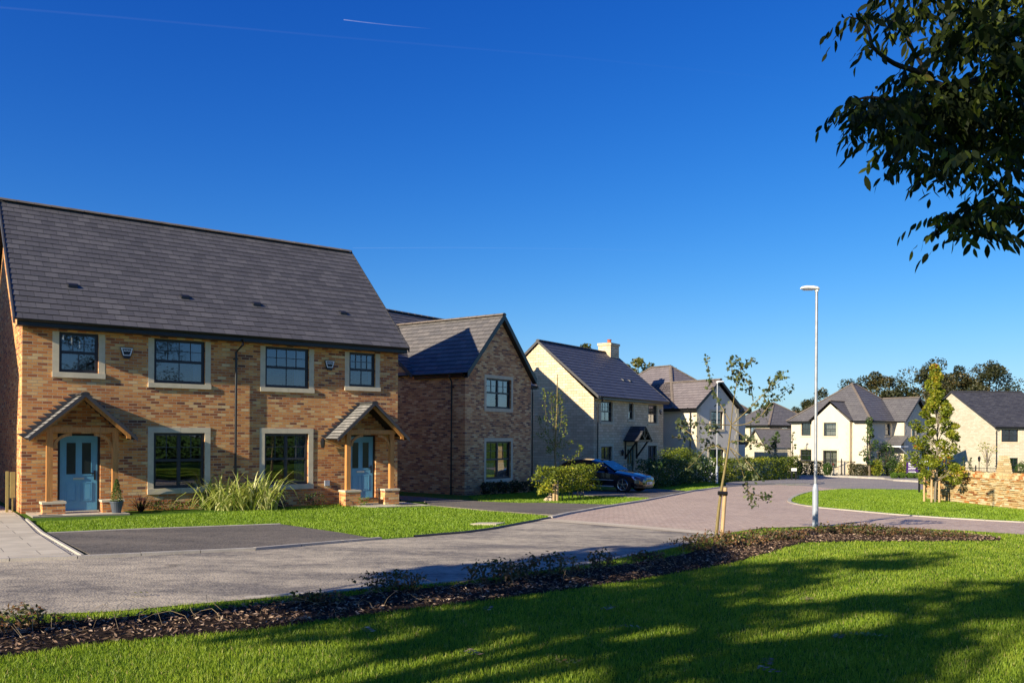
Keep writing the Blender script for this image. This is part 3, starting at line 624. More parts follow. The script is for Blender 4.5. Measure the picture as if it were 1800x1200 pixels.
wl = MB(); wl.lathe([(.0, 1.62), (.05, 1.63), (.065, 1.72), (.075, 1.84), (.05, 1.87), (.045, 1.9), (.0, 1.95)], (7.98, -.14, 0), 6); wl.box(7.96, 8.0, -.14, 0, 1.9, 1.92); wl.build('wall_lamp', M['black'], A)
mt = MB(); mt.box(8.1, 8.26, -.05, 0, .45, .62); mt.build('wall_vent', M['steelpaint'], A)
floors(A, 0, LA, 0, DA)
# ================================================================ B: brick house with forward gable
pB, rB = place(817.3, 45, 53.9); B = empty('brick_house', pB, rB); tag(B, 'shaded brown brick house with steep forward gable beside the blue-door pair', 'house')
FB = front(); z0 = pB[2]
bw = {'W': (1.34, 3.04, 3.46, 4.67), 'G': (1.35, 3.05, .57, 2.10)}
w = MB(); wallface(w, FB, 0, 4.5, -.5, 4.72, list(bw.values())); gable_tri(w, FB, 0, 4.5, 4.72, 2.25, 7.12)
wallface(w, leftf(), 0, 10.6, -.5, 4.72); gable_tri(w, leftf(0, 2.95), 0, 7.65, 4.72, 3.82, 7.95)
wallface(w, rightf(4.5), 0, 2.95, -.5, 4.72); wallface(w, front(4.5, 2.95), 0, 4.1, -.5, 4.72); wallface(w, rightf(8.6, 2.95), 0, 7.65, -.5, 4.72); gable_tri(w, rightf(8.6, 2.95), 0, 7.65, 4.72, 3.82, 7.95)
w.build('wall', M['brickB'], B)
for k in bw: window(B, FB, *bw[k], cols=2, tr=.52, ub=(2, 2), lb=(1, 1), sill=(.13, .14, .02), sur=(.13, .14, .012), curtain=([(.05, .46, .0), (.54, .95, 0)] if k == 'G' else [(.05, .3, .0), (.6, .9, 0)]), fw=.065)
for o in B.children:
    for c in o.children:
        if c.name.startswith('curtain'):          # half-height net curtains
            for v in c.data.vertices:
                if v.co.z > 4: v.co.z = 3.95
                elif 2.2 > v.co.z > 1.9: v.co.z = 1.22
mb = MB(); zr = 7.30; ze = 4.78
slope(mb, [(-.12, 6.2, ze), (-.12, -.2, ze), (2.25, -.2, zr), (2.25, 6.2, zr)], .25); slope(mb, [(4.62, -.2, ze), (4.62, 6.2, ze), (2.25, 6.2, zr), (2.25, -.2, zr)], .25)
ro = mb.build('roof', M['slateB'], B, uv=True); ridge(ro, (2.25, -.22, zr+.03), (2.25, 6.2, zr+.03), M['ridge'])
v = MB()
for x in (-.12, 4.62):
    for y0_, y1_, t0, t1 in ((-.225, -.2, -.2, .05), (-.2, -.002, -.2, -.17)):
        v.hull8([(x, y0_, ze+t0), (x, y1_, ze+t0), (2.25, y1_, zr+t0), (2.25, y0_, zr+t0), (x, y0_, ze+t1), (x, y1_, ze+t1), (2.25, y1_, zr+t1), (2.25, y0_, zr+t1)])
build_parts(v, 'verge', M['black'], ro)
gable_roof_x(B, -.2, 8.8, 2.62, 10.95, 4.78, 8.1, M['slateB'], yr=6.78)
gutter(B, leftf(), 0, 2.6, ze, -.17, .055)
gutter(B, front(4.5, 2.95), .1, 4.3, ze, -.36, .055)
drainpipe(B, leftf(), .62, 4.55, -.1, gd=.18, goose=.05); drainpipe(B, rightf(4.5), .35, 4.5, -.1, gd=.2)
pipe = MB(); pipe.tube([(4.75, .25, 4.55), (4.75, .1, 4.4), (4.6, -.02, 4.2), (4.6, -.02, .0)], .034, 8); pipe.build('drain_pipe', M['black'], B)
lo = MB(); slope(lo, [(4.5, .0, 4.42), (5.15, .0, 4.42), (5.15, 2.9, 4.62), (4.5, 2.9, 4.62)], .3); lo.build('low_roof', M['slateC'], B, uv=True)
floors(B, 0, 4.5, 0, 10)
# ================================================================ C: stone house with canopy and chimney
pC, rC = place(1043.5, 32.45, 55); C_ = empty('stone_house', pC, rC); tag(C_, 'buff stone house with one chimney and small black door canopy behind the black car', 'house')
FC = front(); LC, DC = 8.9, 7.2
cw = {'W1': (.83, 2.15, 3.42, 4.55), 'W2': (4.12, 4.76, 3.6, 4.55), 'W3': (6.72, 8.02, 3.42, 4.55), 'G1': (.84, 2.15, .62, 2.05), 'G3': (6.72, 8.0, .62, 2.05)}; cd = (3.95, 4.9, .05, 2.1)
w = MB(); wallface(w, FC, 0, LC, -.5, 4.7, [*cw.values(), cd])
for f in (leftf(), rightf(LC)): wallface(w, f, 0, DC, -.5, 4.7); gable_tri(w, f, 0, DC, 4.7, 3.6, 7.84)
wallface(w, Face((0, DC), (1, 0), (0, -1)), 0, LC, -.5, 4.7); w.build('wall', M['stoneC'], C_)
r = gable_roof_x(C_, -.1, LC+.12, -.36, 7.56, 4.78, 8.0, M['slateC'], yr=3.6, gauge=.3, rm=M['lead'])
for u in (5.6, 6.5): roof_vent(r, u, 1.1, 4.78+(1.46)*3.22/3.96+.03, 39)
ch = MB(); ch.box(7.75, 8.9, 3.15, 4.05, 7.0, 8.45); ch.box(7.7, 8.95, 3.1, 4.1, 8.45, 8.6); ch.build('chimney', M['stoneC'], r)
cp = MB(); cp.lathe([(.15, 8.6), (.13, 8.65), (.12, 8.82), (.15, 8.85), (.15, 8.88)], (8.4, 3.6, 0), 12); cp.build('chimney_pot', M['terracotta'], r)
gutter(C_, FC, -.05, LC+.08, 4.78, -.40, .055); drainpipe(C_, FC, .3, 4.45, .0, gd=.38, goose=-.0)
for k, cu in (('W1', [(.0, 1, .0)]), ('W3', [(.1, .5, .0)])): window(C_, FC, *cw[k], tr=.5, ub=(4, 2), lb=(2, 1), sill=(.12, .14, .05), sur=(.12, 0, .01), curtain=None if k == 'W1' else cu, rev=.09)
window(C_, FC, *cw['W2'], tr=.5, ub=(2, 1), lb=(1, 1), sill=(.12, .14, .05), sur=(.12, 0, .01), rev=.09)
for k in ('G1', 'G3'): window(C_, FC, *cw[k], cols=2, tr=.5, ub=(2, 2), lb=(1, 1), sill=(.12, .14, .05), sur=(.14, .16, .012), curtain=[(.06, .47, .0), (.53, .94, 0)], rev=.09)
blue_door(C_, FC, *cd, M['doorC']); alarm(C_, FC, 8.5, 4.15)
cn = MB(); c0 = 4.42; zt = 2.35; zz = 3.2
slope(cn, [(c0-.95, 0, zt), (c0-.95, -.95, zt), (c0, -.95, zz), (c0, 0, zz)], .2); slope(cn, [(c0+.95, -.95, zt), (c0+.95, 0, zt), (c0, 0, zz), (c0, -.95, zz)], .2)
co = cn.build('canopy', M['slateF'], C_, uv=True); fr = MB()
for sx in (-1, 1):
    x = c0+sx*.72; fr.box(x-.05, x+.05, -.08, 0, 1.3, 2.4); fr.box(x-.05, x+.05, -.85, -.08, 2.3, 2.4); fr.beam((x, -.04, 1.4), (x, -.72, 2.3), .08, .08)
    fr.beam((c0+sx*.9, -.88, zt-.03), (c0, -.88, zz-.06), .07, .1, (0, 1, 0)); fr.beam((c0, -.88, 2.42), (c0+sx*.35, -.88, 2.8), .06, .06, (0, 1, 0))
fr.box(c0-.8, c0+.8, -.92, -.84, 2.33, 2.42); fr.box(c0-.04, c0+.04, -.9, -.86, 2.42, 3.1); fr.build('canopy_frame', M['black'], co)
wl = MB(); wl.lathe([(.0, 1.5), (.06, 1.52), (.09, 1.75), (.05, 1.83), (0, 1.88)], (3.1, -.15, 0), 8); wl.box(3.08, 3.12, -.15, 0, 1.78, 1.8); wl.build('wall_lamp', M['black'], C_)
floors(C_, 0, LC, 0, DC)
# ================================================================ D: off-white rendered house with hipped roof and forward gable
pD, rD = place(1224.5, 28, 36); D_ = empty('rendered_house', pD, rD); tag(D_, 'off-white rendered house half shaded, with mauve hipped roof behind the far street lamp', 'house')
FD = front()
w = MB(); dw = {'W': (1.35, 2.52, 3.32, 4.44), 'G': (1.2, 2.62, .15, 2.02)}
wallface(w, FD, 0, 4.05, -.5, 4.55, list(dw.values())); gable_tri(w, FD, 0, 4.05, 4.55, 2.02, 6.2)
wallface(w, leftf(), 0, 11.2, -.5, 4.55); wallface(w, rightf(4.05), 0, 2.0, -.5, 4.55); wallface(w, front(4.05, 2.0), 0, 3.25, -.5, 4.55, [(.9, 2.0, .1, 2.1)]); wallface(w, rightf(7.3, 2), 0, 9.2, -.5, 4.55)
w.build('wall', M['renderD'], D_)
q = MB()
for k in range(16):
    z = .1+k*.285; a = .34 if k % 2 else .22; b = .22 if k % 2 else .34
    if z > 4.4: break
    q.box(-.012, a, -.012, .0, z, z+.286); q.box(-.012, -.0, .0, b, z, z+.286); q.box(4.05-a, 4.062, -.012, .0, z, z+.286)
build_parts(q, 'quoin', M['cast'], D_)
window(D_, FD, *dw['W'], tr=.5, ub=(3, 2), lb=(2, 1), sill=(.13, .15, .05), sur=(.13, .13, .02), smat='castE'); window(D_, FD, *dw['G'], cols=2, tr=.35, ub=(2, 2), lb=(1, 1), sill=(.13, .13, .05), sur=(.13, .13, .02), smat='cast')
window(D_, front(4.05, 2.0), .9, 2.0, .1, 2.1, cols=2, tr=.6, ub=(1, 1), lb=(1, 1))
hip_roof(D_, -.3, 7.6, 1.7, 11.5, 4.6, 39, M['slateD'])
mb = MB(); tq = tan(radians(39)); zr = 4.6+2.32*tq
slope(mb, [(-.3, 6.5, 4.6), (-.3, -.22, 4.6), (2.02, -.22, zr), (2.02, 6.5, zr)], .28); slope(mb, [(4.34, -.22, 4.6), (4.34, 4.5, 4.6), (2.02, 4.5, zr), (2.02, -.22, zr)], .28)
ro = mb.build('gable_roof', M['slateD'], D_, uv=True); ridge(ro, (2.02, -.24, zr+.03), (2.02, 4.6, zr+.03), M['ridge'])
v = MB()
for x in (-.3, 4.34): v.hull8([(x, -.24, 4.42), (x, -.2, 4.42), (2.02, -.2, zr-.17), (2.02, -.24, zr-.17), (x, -.24, 4.63), (x, -.2, 4.63), (2.02, -.2, zr+.03), (2.02, -.24, zr+.03)])
build_parts(v, 'verge', M['black'], ro)
gutter(D_, leftf(), -.2, 11.2, 4.6, -.36, .055); gutter(D_, front(4.4, 2.0), 0, 3.1, 4.6, -.36, .055); drainpipe(D_, leftf(), .45, 4.4, 0, gd=.34)
cn = MB(); slope(cn, [(4.15, .9, 2.45), (6.2, .9, 2.45), (6.2, 2.0, 3.2), (4.15, 2.0, 3.2)], .25); cn.hull8([(4.2, .95, 2.3), (6.15, .95, 2.3), (6.15, 1.0, 2.3), (4.2, 1.0, 2.3), (4.2, .95, 2.45), (6.15, .95, 2.45), (6.15, 1, 2.45), (4.2, 1, 2.45)]); cn.build('canopy', M['slateF'], D_, uv=True)
floors(D_, 0, 4.05, 0, 11)
# ================================================================ E: cream rendered house
pE, rE = place(1391, 19.0, -52); E_ = empty('rendered_house', pE, rE); tag(E_, 'sunlit cream rendered house with pyramid roof and dark windows behind black railings', 'house')
FE = front(); ew = {'W1': (1.05, 2.0, 3.55, 4.80), 'G1': (.95, 2.12, 1.25, 2.28), 'W2': (3.55, 4.75, 3.55, 4.80), 'G2': (3.5, 4.85, .75, 2.25)}; pj = -.45
w = MB(); wallface(w, FE, 0, 7.55, -.6, 4.78, [(1.05, 2.0, 3.55, 4.70), ew['G1']]); GF = front(0, pj)
wallface(w, GF, 2.35, 6.0, -.6, 4.78, [(3.55, 4.75, 3.52, 4.7), ew['G2']]); gable_tri(w, GF, 2.35, 6.0, 4.78, 4.18, 6.35)
wallface(w, leftf(2.35, pj), 0, .45, -.6, 4.78); wallface(w, rightf(6.0, pj), 0, .45, -.6, 4.78); wallface(w, leftf(), 0, 8.2, -.6, 4.78)
RE = rightf(7.55); wallface(w, RE, 0, 3.95, -.6, 4.78, [(2.7, 3.5, 3.6, 4.65), (1.35, 1.85, .8, 2.1)])
wallface(w, front(7.55, 3.95), 0, 1.0, -.6, 4.78); WE = rightf(8.55, 3.95); wallface(w, WE, 0, 4.5, -.6, 4.78, [(1.4, 2.6, 3.5, 4.65), (1.3, 2.7, .7, 2.2)]); gable_tri(w, WE, 0, 4.5, 4.78, 2.25, 6.7)
w.build('wall', M['renderE'], E_)
q = MB()
for k in range(17):
    z = -.1+k*.285; a = .34 if k % 2 else .22; b = .22 if k % 2 else .34
    q.box(6.0-a, 6.012, pj-.012, pj, z, z+.286); q.box(6.0, 6.012, pj, pj+b, z, z+.286)
    q.box(8.562-.012-a, 8.562, 3.938, 3.95, z, z+.286); q.box(8.55, 8.562, 3.95, 3.95+b, z, z+.286)
build_parts(q, 'quoin', M['castE'], E_)
for k, ff in (('W1', FE), ('W2', GF)):
    a = list(ew[k]); a[2] = 3.55 if k == 'W1' else 3.52; a[3] = 4.7; window(E_, ff, *a, tr=.5, ub=(3, 2), lb=(2, 1), sill=(.14, .14, .05), sur=(.14, .08, .02), smat='castE')
window(E_, FE, *ew['G1'], tr=.5, ub=(3, 2), lb=(1, 1), sill=(.14, .14, .05), sur=(.14, .14, .02), smat='castE'); window(E_, GF, *ew['G2'], cols=2, tr=.5, ub=(2, 2), lb=(1, 1), sill=(.14, .14, .05), sur=(.14, .14, .02), smat='castE', curtain=None)
window(E_, RE, 2.7, 3.5, 3.6, 4.65, tr=.5, ub=(2, 2), lb=(2, 1), sill=(.12, .12, .05), sur=(.12, .08, .02), smat='castE', curtain=[(0, 1, 0)]); window(E_, RE, 1.35, 1.85, .8, 2.1, tr=.5, ub=(1, 1), lb=(1, 1), sur=(.1, .1, .02), smat='castE')
window(E_, WE, 1.4, 2.6, 3.5, 4.65, cols=2, ub=(2, 2), lb=(1, 1), sur=(.12, .12, .02), smat='castE'); window(E_, WE, 1.3, 2.7, .7, 2.2, cols=2, ub=(2, 2), lb=(1, 1), sur=(.12, .12, .02), smat='castE')
hip_roof(E_, -.35, 7.9, -.35, 8.6, 4.85, 40, M['slateE'], rm=M['ridge'])
mb = MB(); zr = 4.85+2.1*tan(radians(40))
slope(mb, [(2.08, 2.6, 4.85), (2.08, pj-.12, 4.85), (4.18, pj-.12, zr), (4.18, 2.6, zr)], .28); slope(mb, [(6.28, pj-.12, 4.85), (6.28, 2.6, 4.85), (4.18, 2.6, zr), (4.18, pj-.12, zr)], .28)
ro = mb.build('gable_roof', M['slateE'], E_, uv=True); ridge(ro, (4.18, pj-.14, zr+.03), (4.18, 1.9, zr+.03), M['ridge'])
mb = MB(); zr = 4.85+2.55*tan(radians(40))
slope(mb, [(5, 3.65, 4.85), (8.85, 3.65, 4.85), (8.85, 6.2, zr), (5, 6.2, zr)], .28); slope(mb, [(8.85, 8.75, 4.85), (5, 8.75, 4.85), (5, 6.2, zr), (8.85, 6.2, zr)], .28)
ro = mb.build('wing_roof', M['slateE'], E_, uv=True); ridge(ro, (5.5, 6.2, zr+.03), (8.87, 6.2, zr+.03), M['ridge'])
v = MB(); [v.hull8([(8.83, a, 4.68), (8.87, a, 4.68), (8.87, 6.2, zr-.17), (8.83, 6.2, zr-.17), (8.83, a, 4.88), (8.87, a, 4.88), (8.87, 6.2, zr+.03), (8.83, 6.2, zr+.03)]) for a in (3.65, 8.75)]; build_parts(v, 'verge', M['lead'], ro)
gutter(E_, FE, -.2, 2.1, 4.85, -.38, .05); gutter(E_, front(6.25, 0), 0, 1.5, 4.85, -.38, .05); gutter(E_, RE, 0, 3.7, 4.85, -.38, .05); drainpipe(E_, front(7.4, 0), 0, 4.6, 0, gd=.34); drainpipe(E_, leftf(), .1, 4.6, 0)
cn = MB(); slope(cn, [(7.6, 2.5, 2.75), (9.0, 2.5, 2.75), (9.0, 3.93, 3.6), (7.6, 3.93, 3.6)], .25); co = cn.build('canopy', M['slateE'], E_, uv=True)
fr = MB(); fr.box(7.6, 9.0, 2.5, 2.58, 2.6, 2.72); fr.beam((8.9, 2.55, 2.6), (8.9, 3.9, 1.9), .08, .08); fr.box(8.85, 8.95, 2.6, 3.93, 2.6, 2.7); fr.build('canopy_frame', M['white'], co)
it = MB(); it.lathe([(.0, .95), (.07, .95), (.09, 1.02), (.07, 1.12), (.0, 1.14)], (4.35, pj+.25, 0), 10); it.build('window_ornament', M['red'], E_); it = MB(); it.lathe([(.0, 1.4), (.06, 1.4), (.07, 1.6), (.02, 1.72), (.02, 1.82)], (1.7, .25, 0), 8); it.build('window_bottle', M['greenb'], E_)
floors(E_, 0, 7.5, 0, 8)
# ================================================================ F: pale stone house on the right
pF, rF = place(1748.7, 18.9, 0); F_ = empty('stone_house', pF, rF); tag(F_, 'pale sunlit stone house with broad blank gable at right edge, above dry stone wall', 'house')
FF = front(); fw_ = [(.62, 2.19, 3.3, 4.45), (.62, 2.19, .45, 1.82)]
w = MB(); wallface(w, FF, 0, 7.0, -.6, 4.7, fw_)
for f in (leftf(), rightf(7.0)): wallface(w, f, 0, 15, -.6, 4.7); gable_tri(w, f, 0, 15, 4.7, 7.5, 8.2)
w.build('wall', M['stoneF'], F_)
gable_roof_x(F_, -.1, 7.1, -.3, 15.3, 4.68, 8.36, M['slateF'], yr=7.5, gauge=.25, rm=M['lead'])
for a in fw_: window(F_, FF, *a, cols=2, tr=.5, ub=(2, 2), lb=(1, 1), sill=(.12, .14, .05), sur=(.1, .0, .01), smat='castE', curtain=[(.8, .97, 0)])
gutter(F_, FF, -.05, 7.05, 4.68, -.34, .055); drainpipe(F_, FF, .1, 4.4, -.1, gd=.3)
floors(F_, 0, 7, 0, 14)
# ================================================================ G: small hipped house far behind, with garage
pG, rG = place(1352.5, 16.9, 22); G_ = empty('stone_house', pG, rG); tag(G_, 'small distant stone house with grey hipped roof between the two rendered houses', 'house')
w = MB(); wallface(w, front(), 0, 6.4, -.6, 4.75, [(1.6, 2.5, 3.5, 4.6)]); wallface(w, leftf(), 0, 6.6, -.6, 4.75, [(2.2, 3.2, 3.5, 4.6)]); w.build('wall', M['stoneF'], G_)
hip_roof(G_, -.35, 6.75, -.35, 6.95, 4.8, 35, M['slateE']); window(G_, front(), 1.6, 2.5, 3.5, 4.6, tr=.5, ub=(2, 2), lb=(1, 1)); window(G_, leftf(), 2.2, 3.2, 3.5, 4.6, tr=.5, ub=(2, 2), lb=(1, 1))
gutter(G_, front(), -.2, 6.6, 4.8, -.38, .05); gutter(G_, leftf(), -.2, 6.6, 4.8, -.38, .05); drainpipe(G_, front(), .15, 4.6, 0, gd=.3)
pK, rK = place(1349, 17.6, 8); K_ = empty('garage', pK, rK); tag(K_, 'low stone garage with grey pitched roof beside the small hipped house', 'garage')
w = MB(); wallface(w, front(), 0, 4, -.6, 2.4); [wallface(w, f, 0, 5, -.6, 2.4) or gable_tri(w, f, 0, 5, 2.4, 2.5, 4.2) for f in (leftf(), rightf(4))]; w.build('wall', M['stoneF'], K_)
gable_roof_x(K_, -.2, 4.2, -.2, 5.2, 2.4, 4.3, M['slateE'])
# ================================================================ H: neighbour to the left (just out of frame; throws the shade on the side passage)
hx, hy = XA+(-.74)*3.6-.62, YA+(-.673)*3.6+.7
H_ = empty('brick_house', (hx, hy, 0), radians(36.6)); tag(H_, 'brick neighbour house standing left of the blue-door pair', 'house')
w = MB(); wallface(w, front(-9, 0), 0, 9, -.5, 4.75, [(6.2, 7.5, 3.4, 4.6), (6.2, 7.5, .5, 2)]); wallface(w, rightf(0), 0, 8, -.5, 4.75); gable_tri(w, rightf(0), 0, 8, 4.75, 4, 8.5); wallface(w, leftf(-9), 0, 8, -.5, 4.75); gable_tri(w, leftf(-9), 0, 8, 4.75, 4, 8.5); wallface(w, Face((-9, 8), (1, 0), (0, -1)), 0, 9, -.5, 4.75); w.build('wall', M['brick'], H_)
gable_roof_x(H_, -9.2, .2, -.36, 8.36, 4.86, 8.74, M['slateA'], yr=4.0)
window(H_, front(-9, 0), 6.2, 7.5, 3.4, 4.6, sill=(.15, .13, .05), sur=(.15, 0, .004)); window(H_, front(-9, 0), 6.2, 7.5, .5, 2, cols=2, ub=(2, 2), lb=(1, 1), sill=(.15, .13, .05), sur=(.15, .15, .02))
# ================================================================ vegetation helpers
def unit(n): v = rng.normal(size=(n, 3)); return v/np.linalg.norm(v, axis=1, keepdims=True)
def leaf_quads(C, size, aspect=.5, up=.3, droop=0.0, fold=True):
    """diamond leaves at centres C; size scalar or array"""
    n = len(C); a = unit(n); a[:, 2] = a[:, 2]*(1-up)-droop; a /= np.linalg.norm(a, axis=1, keepdims=True)
    b = np.cross(a, unit(n)); b /= np.linalg.norm(b, axis=1, keepdims=True)+1e-9
    s = (np.ones(n)*size*(.6+.8*rng.random(n)))[:, None]; a = a*s; b = b*s*aspect; nn = np.cross(a, b); nn /= np.linalg.norm(nn, axis=1, keepdims=True)+1e-12
    V = np.stack([C-a*.5, C+b*.5+nn*s*.08, C+a*.5, C-b*.5+nn*s*.08], 1); return V
def clumps(centres, radii, n, shell=.55, flat=1.0):
    """points around clump centres"""
    k = rng.integers(0, len(centres), n); d = unit(n); r = radii[k]*(shell+(1-shell)*rng.random(n))**.6
    p = centres[k]+d*r[:, None]*np.array([1, 1, flat]); return p, k
def tree(name, label, cat, base, H, R, mat, n, leaf, trunk_h=.35, group=None, nclump=26, barkm='bark', form='round', trunk_r=None, tint=(0, 1), kind=None, clumpr=.3, seed=None, limbs=7):
    root = empty(name, base); tag(root, label, cat, group)
    t = MB(); tr = trunk_r or H*.022; th = H*trunk_h; top = H*.8
    lean = rng.normal(size=2)*H*.02
    t.tube([(0, 0, -.3), (lean[0]*.3, lean[1]*.3, th*.5), (lean[0], lean[1], th), (lean[0]*1.4, lean[1]*1.4, top)], [tr*1.25, tr, tr*.8, tr*.15], 8)
    C = []; 
    for i in range(nclump):
        if form == 'round': d = unit(1)[0]; rr = (.45+.55*rng.random())**.7; c = np.array([d[0]*R*rr*.85, d[1]*R*rr*.85, th+(H-th)*.5+d[2]*(H-th)*.5*rr*.88])
        else:
            f = i/nclump; z = th*.8+(H-th*.8)*f**.95; a = rng.random()*6.28; w = R*(.35+.65*sin(pi*min(1, f*1.0+.28)))*(.35+.55*rng.random())*(1 if f < .75 else (1-f)*3.2+.15); c = np.array([cos(a)*w, sin(a)*w, z])
        C.append(c)
    C = np.array(C); rad = (R if form == 'round' else R*.8)*clumpr*(.6+.8*rng.random(nclump)); 
    if form != 'round': rad *= np.clip(1.25-C[:, 2]/H*.75, .3, 1)
    for i in range(0, nclump, max(1, nclump//(limbs*2))):
        c = C[i]; z0 = th*.7+(c[2]-th)*.35 if form == 'round' else max(th*.8, c[2]-R*.6); z0 = max(z0, th*.6)
        t.tube([(lean[0], lean[1], z0), (c[0]*.5, c[1]*.5, (z0+c[2])*.52), tuple(c)], [tr*.42, tr*.25, tr*.06], 5, caps=False)
    t.build('trunk', M[barkm], root, smooth=True)
    p, k = clumps(C, rad, n, .35, .8); ct = rng.random(nclump)
    tn = np.clip(tint[0]+(tint[1]-tint[0])*(.55*ct[k]+.6*rng.random(n)-.08), 0, 1)
    faces_mesh('crown', leaf_quads(p, leaf, .55), mat, tn, root); return root
def shrub(name, label, cat, base, rx, ry, H, mat, n, leaf, group=None, z0=.05, box=False, stems=0, tint=(0, 1), rot=0, up=.3, rough=.12, stemmat='barkgrey', part='foliage', flowers=0):
    root = empty(name, base, rot); tag(root, label, cat, group)
    u = rng.random((n, 3))*2-1
    if box: p = u.copy(); m = rng.random(n) < .75; ax = rng.integers(0, 3, n); p[m, ax[m]] = np.sign(p[m, ax[m]])*(1-.12*rng.random(m.sum())); 
    else: d = unit(n); p = d*((.35+.65*rng.random(n))**.5)[:, None]
    lump = 1+rough*np.sin(p[:, 0]*5+rng.random()*6)*np.cos(p[:, 1]*4+p[:, 2]*4+rng.random()*6)+rough*.8*rng.normal(size=n)*.5
    p = p*lump[:, None]; P = np.stack([p[:, 0]*rx, p[:, 1]*ry, z0+(H-z0)*(p[:, 2]*.5+.5)], 1)
    ct = .5+.5*np.sin(P[:, 0]*4.1/max(rx, .5)+2)*np.cos(P[:, 2]*5/max(H, .5)+1)
    tn = np.clip(tint[0]+(tint[1]-tint[0])*(.35*ct+.65*rng.random(n)), 0, 1)
    f = faces_mesh(part, leaf_quads(P, leaf, .55, up), mat, tn, root)
    if stems:
        for i in range(stems):
            s = MB(); x = (-.85+1.7*(i+.5*rng.random()+.25)/stems)*rx; y = (rng.random()-.5)*ry*.5
            s.tube([(x, y, -.05), (x+rng.normal()*.03, y, z0*.7), (x+rng.normal()*.06, y+rng.normal()*.05, H*.75)], [.022, .02, .008], 5); s.build('stem', M[stemmat], root)
    if flowers:
        q = P[rng.integers(0, n, flowers)]*np.array([1.04, 1.04, 1.02]); faces_mesh('flower', leaf_quads(q, .1, 1.0), M['petal'], None, root)
    return root
def gp(px, py): x, y = G(px, py); return (x, y, gz(x, y))
# ================================================================ lawns: real blades
def blades(name, poly, mat, dens, h, wd, margin=0, exclude=(), fall=None, label=None, lean=.35, kind='stuff'):
    xs_ = [p[0] for p in poly]; ys_ = [p[1] for p in poly]; x0, x1, y0, y1 = min(xs_), max(xs_), min(ys_), max(ys_)
    N = int((x1-x0)*(y1-y0)*dens); X = x0+(x1-x0)*rng.random(N); Y = y0+(y1-y0)*rng.random(N)
    k = inpoly(X, Y, poly)
    for e in exclude: k &= ~inpoly(X, Y, e)
    if fall: k &= rng.random(N) < np.clip((fall/Y)**1.6, 0, 1)
    X, Y = X[k], Y[k]; n = len(X); Z = .24-.011*X-.018*Y
    grow = np.clip(Y/fall, 1, 3)**.8 if fall else 1.0
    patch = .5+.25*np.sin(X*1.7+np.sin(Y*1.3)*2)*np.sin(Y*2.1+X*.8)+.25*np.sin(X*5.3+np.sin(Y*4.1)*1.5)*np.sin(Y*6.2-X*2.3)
    a = rng.random(n)*6.283; hh = h*(.45+.9*rng.random(n))*(.8+.35*patch); w = wd*(.6+.8*rng.random(n))*grow; la = rng.random(n)*6.283; l = hh*lean*rng.random(n)*2
    B = np.stack([X, Y, Z], 1); wv = np.stack([np.cos(a)*w, np.sin(a)*w, 0*w], 1)*.5; lv = np.stack([np.cos(la)*l, np.sin(la)*l, hh], 1)
    mid = B+lv*np.array([.35, .35, .6])
    V = np.stack([B-wv, B+wv, mid+wv*.7, B+lv, mid-wv*.7], 1)
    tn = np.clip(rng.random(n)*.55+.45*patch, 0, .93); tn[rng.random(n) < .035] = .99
    o = faces_mesh(name, V, mat, tn); tag(o, label, 'grass', kind=kind); return o
NEAR = [(-12.5, 4.5), (9, 4.5), (16, 20), (16, 21.3)]+[G(*q) for q in [(1800, 940), (1700, 933.5), (1553, 928), (1487, 924), (1427, 926.5), (1343, 929.5), (1313, 932.5), (1273, 939.5), (1200, 960.5), (1100, 980), (1043, 991.5), (930, 1006.5), (817, 1022.5), (667, 1035), (570, 1044), (340, 1063.5), (200, 1077), (0, 1084.5), (-500, 1108)]]
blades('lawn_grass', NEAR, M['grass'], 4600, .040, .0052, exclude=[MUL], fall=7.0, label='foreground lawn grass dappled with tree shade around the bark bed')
LA1 = [G(*q) for q in [(83, 937.5), (493, 921.5), (600, 937.5), (655, 947), (730, 943), (820, 935.5), (868, 929), (905, 922), (945, 914.5), (973, 908.5), (855, 898.5), (800, 893.5), (757, 889.5), (690, 888.5), (625, 884), (560, 888), (480, 896), (300, 905), (205, 911), (60, 919)]]
SLABC = [G(*q) for q in [(826, 923.2), (842, 920.8), (888, 920.6), (872, 923.6)]]
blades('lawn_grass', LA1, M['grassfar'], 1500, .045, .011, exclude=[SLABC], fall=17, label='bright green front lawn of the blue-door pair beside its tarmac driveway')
mb = MB(); P = [gp(*q) for q in [(826, 923.2), (872, 923.6), (888, 920.6), (842, 920.8)]]; mb.hull8([(x, y, z-.02) for x, y, z in P]+[(x, y, z+.045) for x, y, z in P]); tag(mb.build('inspection_cover', M['cast']), 'pale concrete inspection cover set in the bright front lawn', 'cover')
ISL = [G(*q) for q in [(1440, 892), (1392, 884.5), (1386, 881), (1390, 876), (1404, 869.5), (1427, 864), (1481, 859.5), (1539, 859.8), (1623, 861), (1655, 862), (1652, 878), (1800, 896), (1900, 906), (2100, 925), (2100, 933.5), (1900, 922.5), (1700, 913), (1567, 903.6)]]
blades('lawn_grass', ISL, M['grassfar'], 420, .05, .02, label='bright green lawn island between block paving and dry stone wall')
BL1 = [G(*q) for q in [(840, 881), (856, 882), (912, 884), (958, 883.7), (1000, 885.5), (1080, 887.3), (1144, 875.5), (1034, 872), (1000, 872), (930, 866), (822, 873)]]
blades('lawn_grass', BL1, M['grassfar'], 500, .05, .018, label='grass strip along the brown brick house and the leafy hedge')
BL2 = [G(*q) for q in [(1152, 859), (1170, 853), (1225, 845.5), (1275, 852), (1253, 857.6), (1223, 861.5), (1206, 862.5)]]
blades('lawn_grass', BL2, M['grassfar'], 300, .05, .022, label='small grass patch in front of the white rendered house')
BL3 = [G(*q) for q in [(1277, 851), (1290, 848), (1315, 846.5), (1362, 850.8), (1330, 852)]]
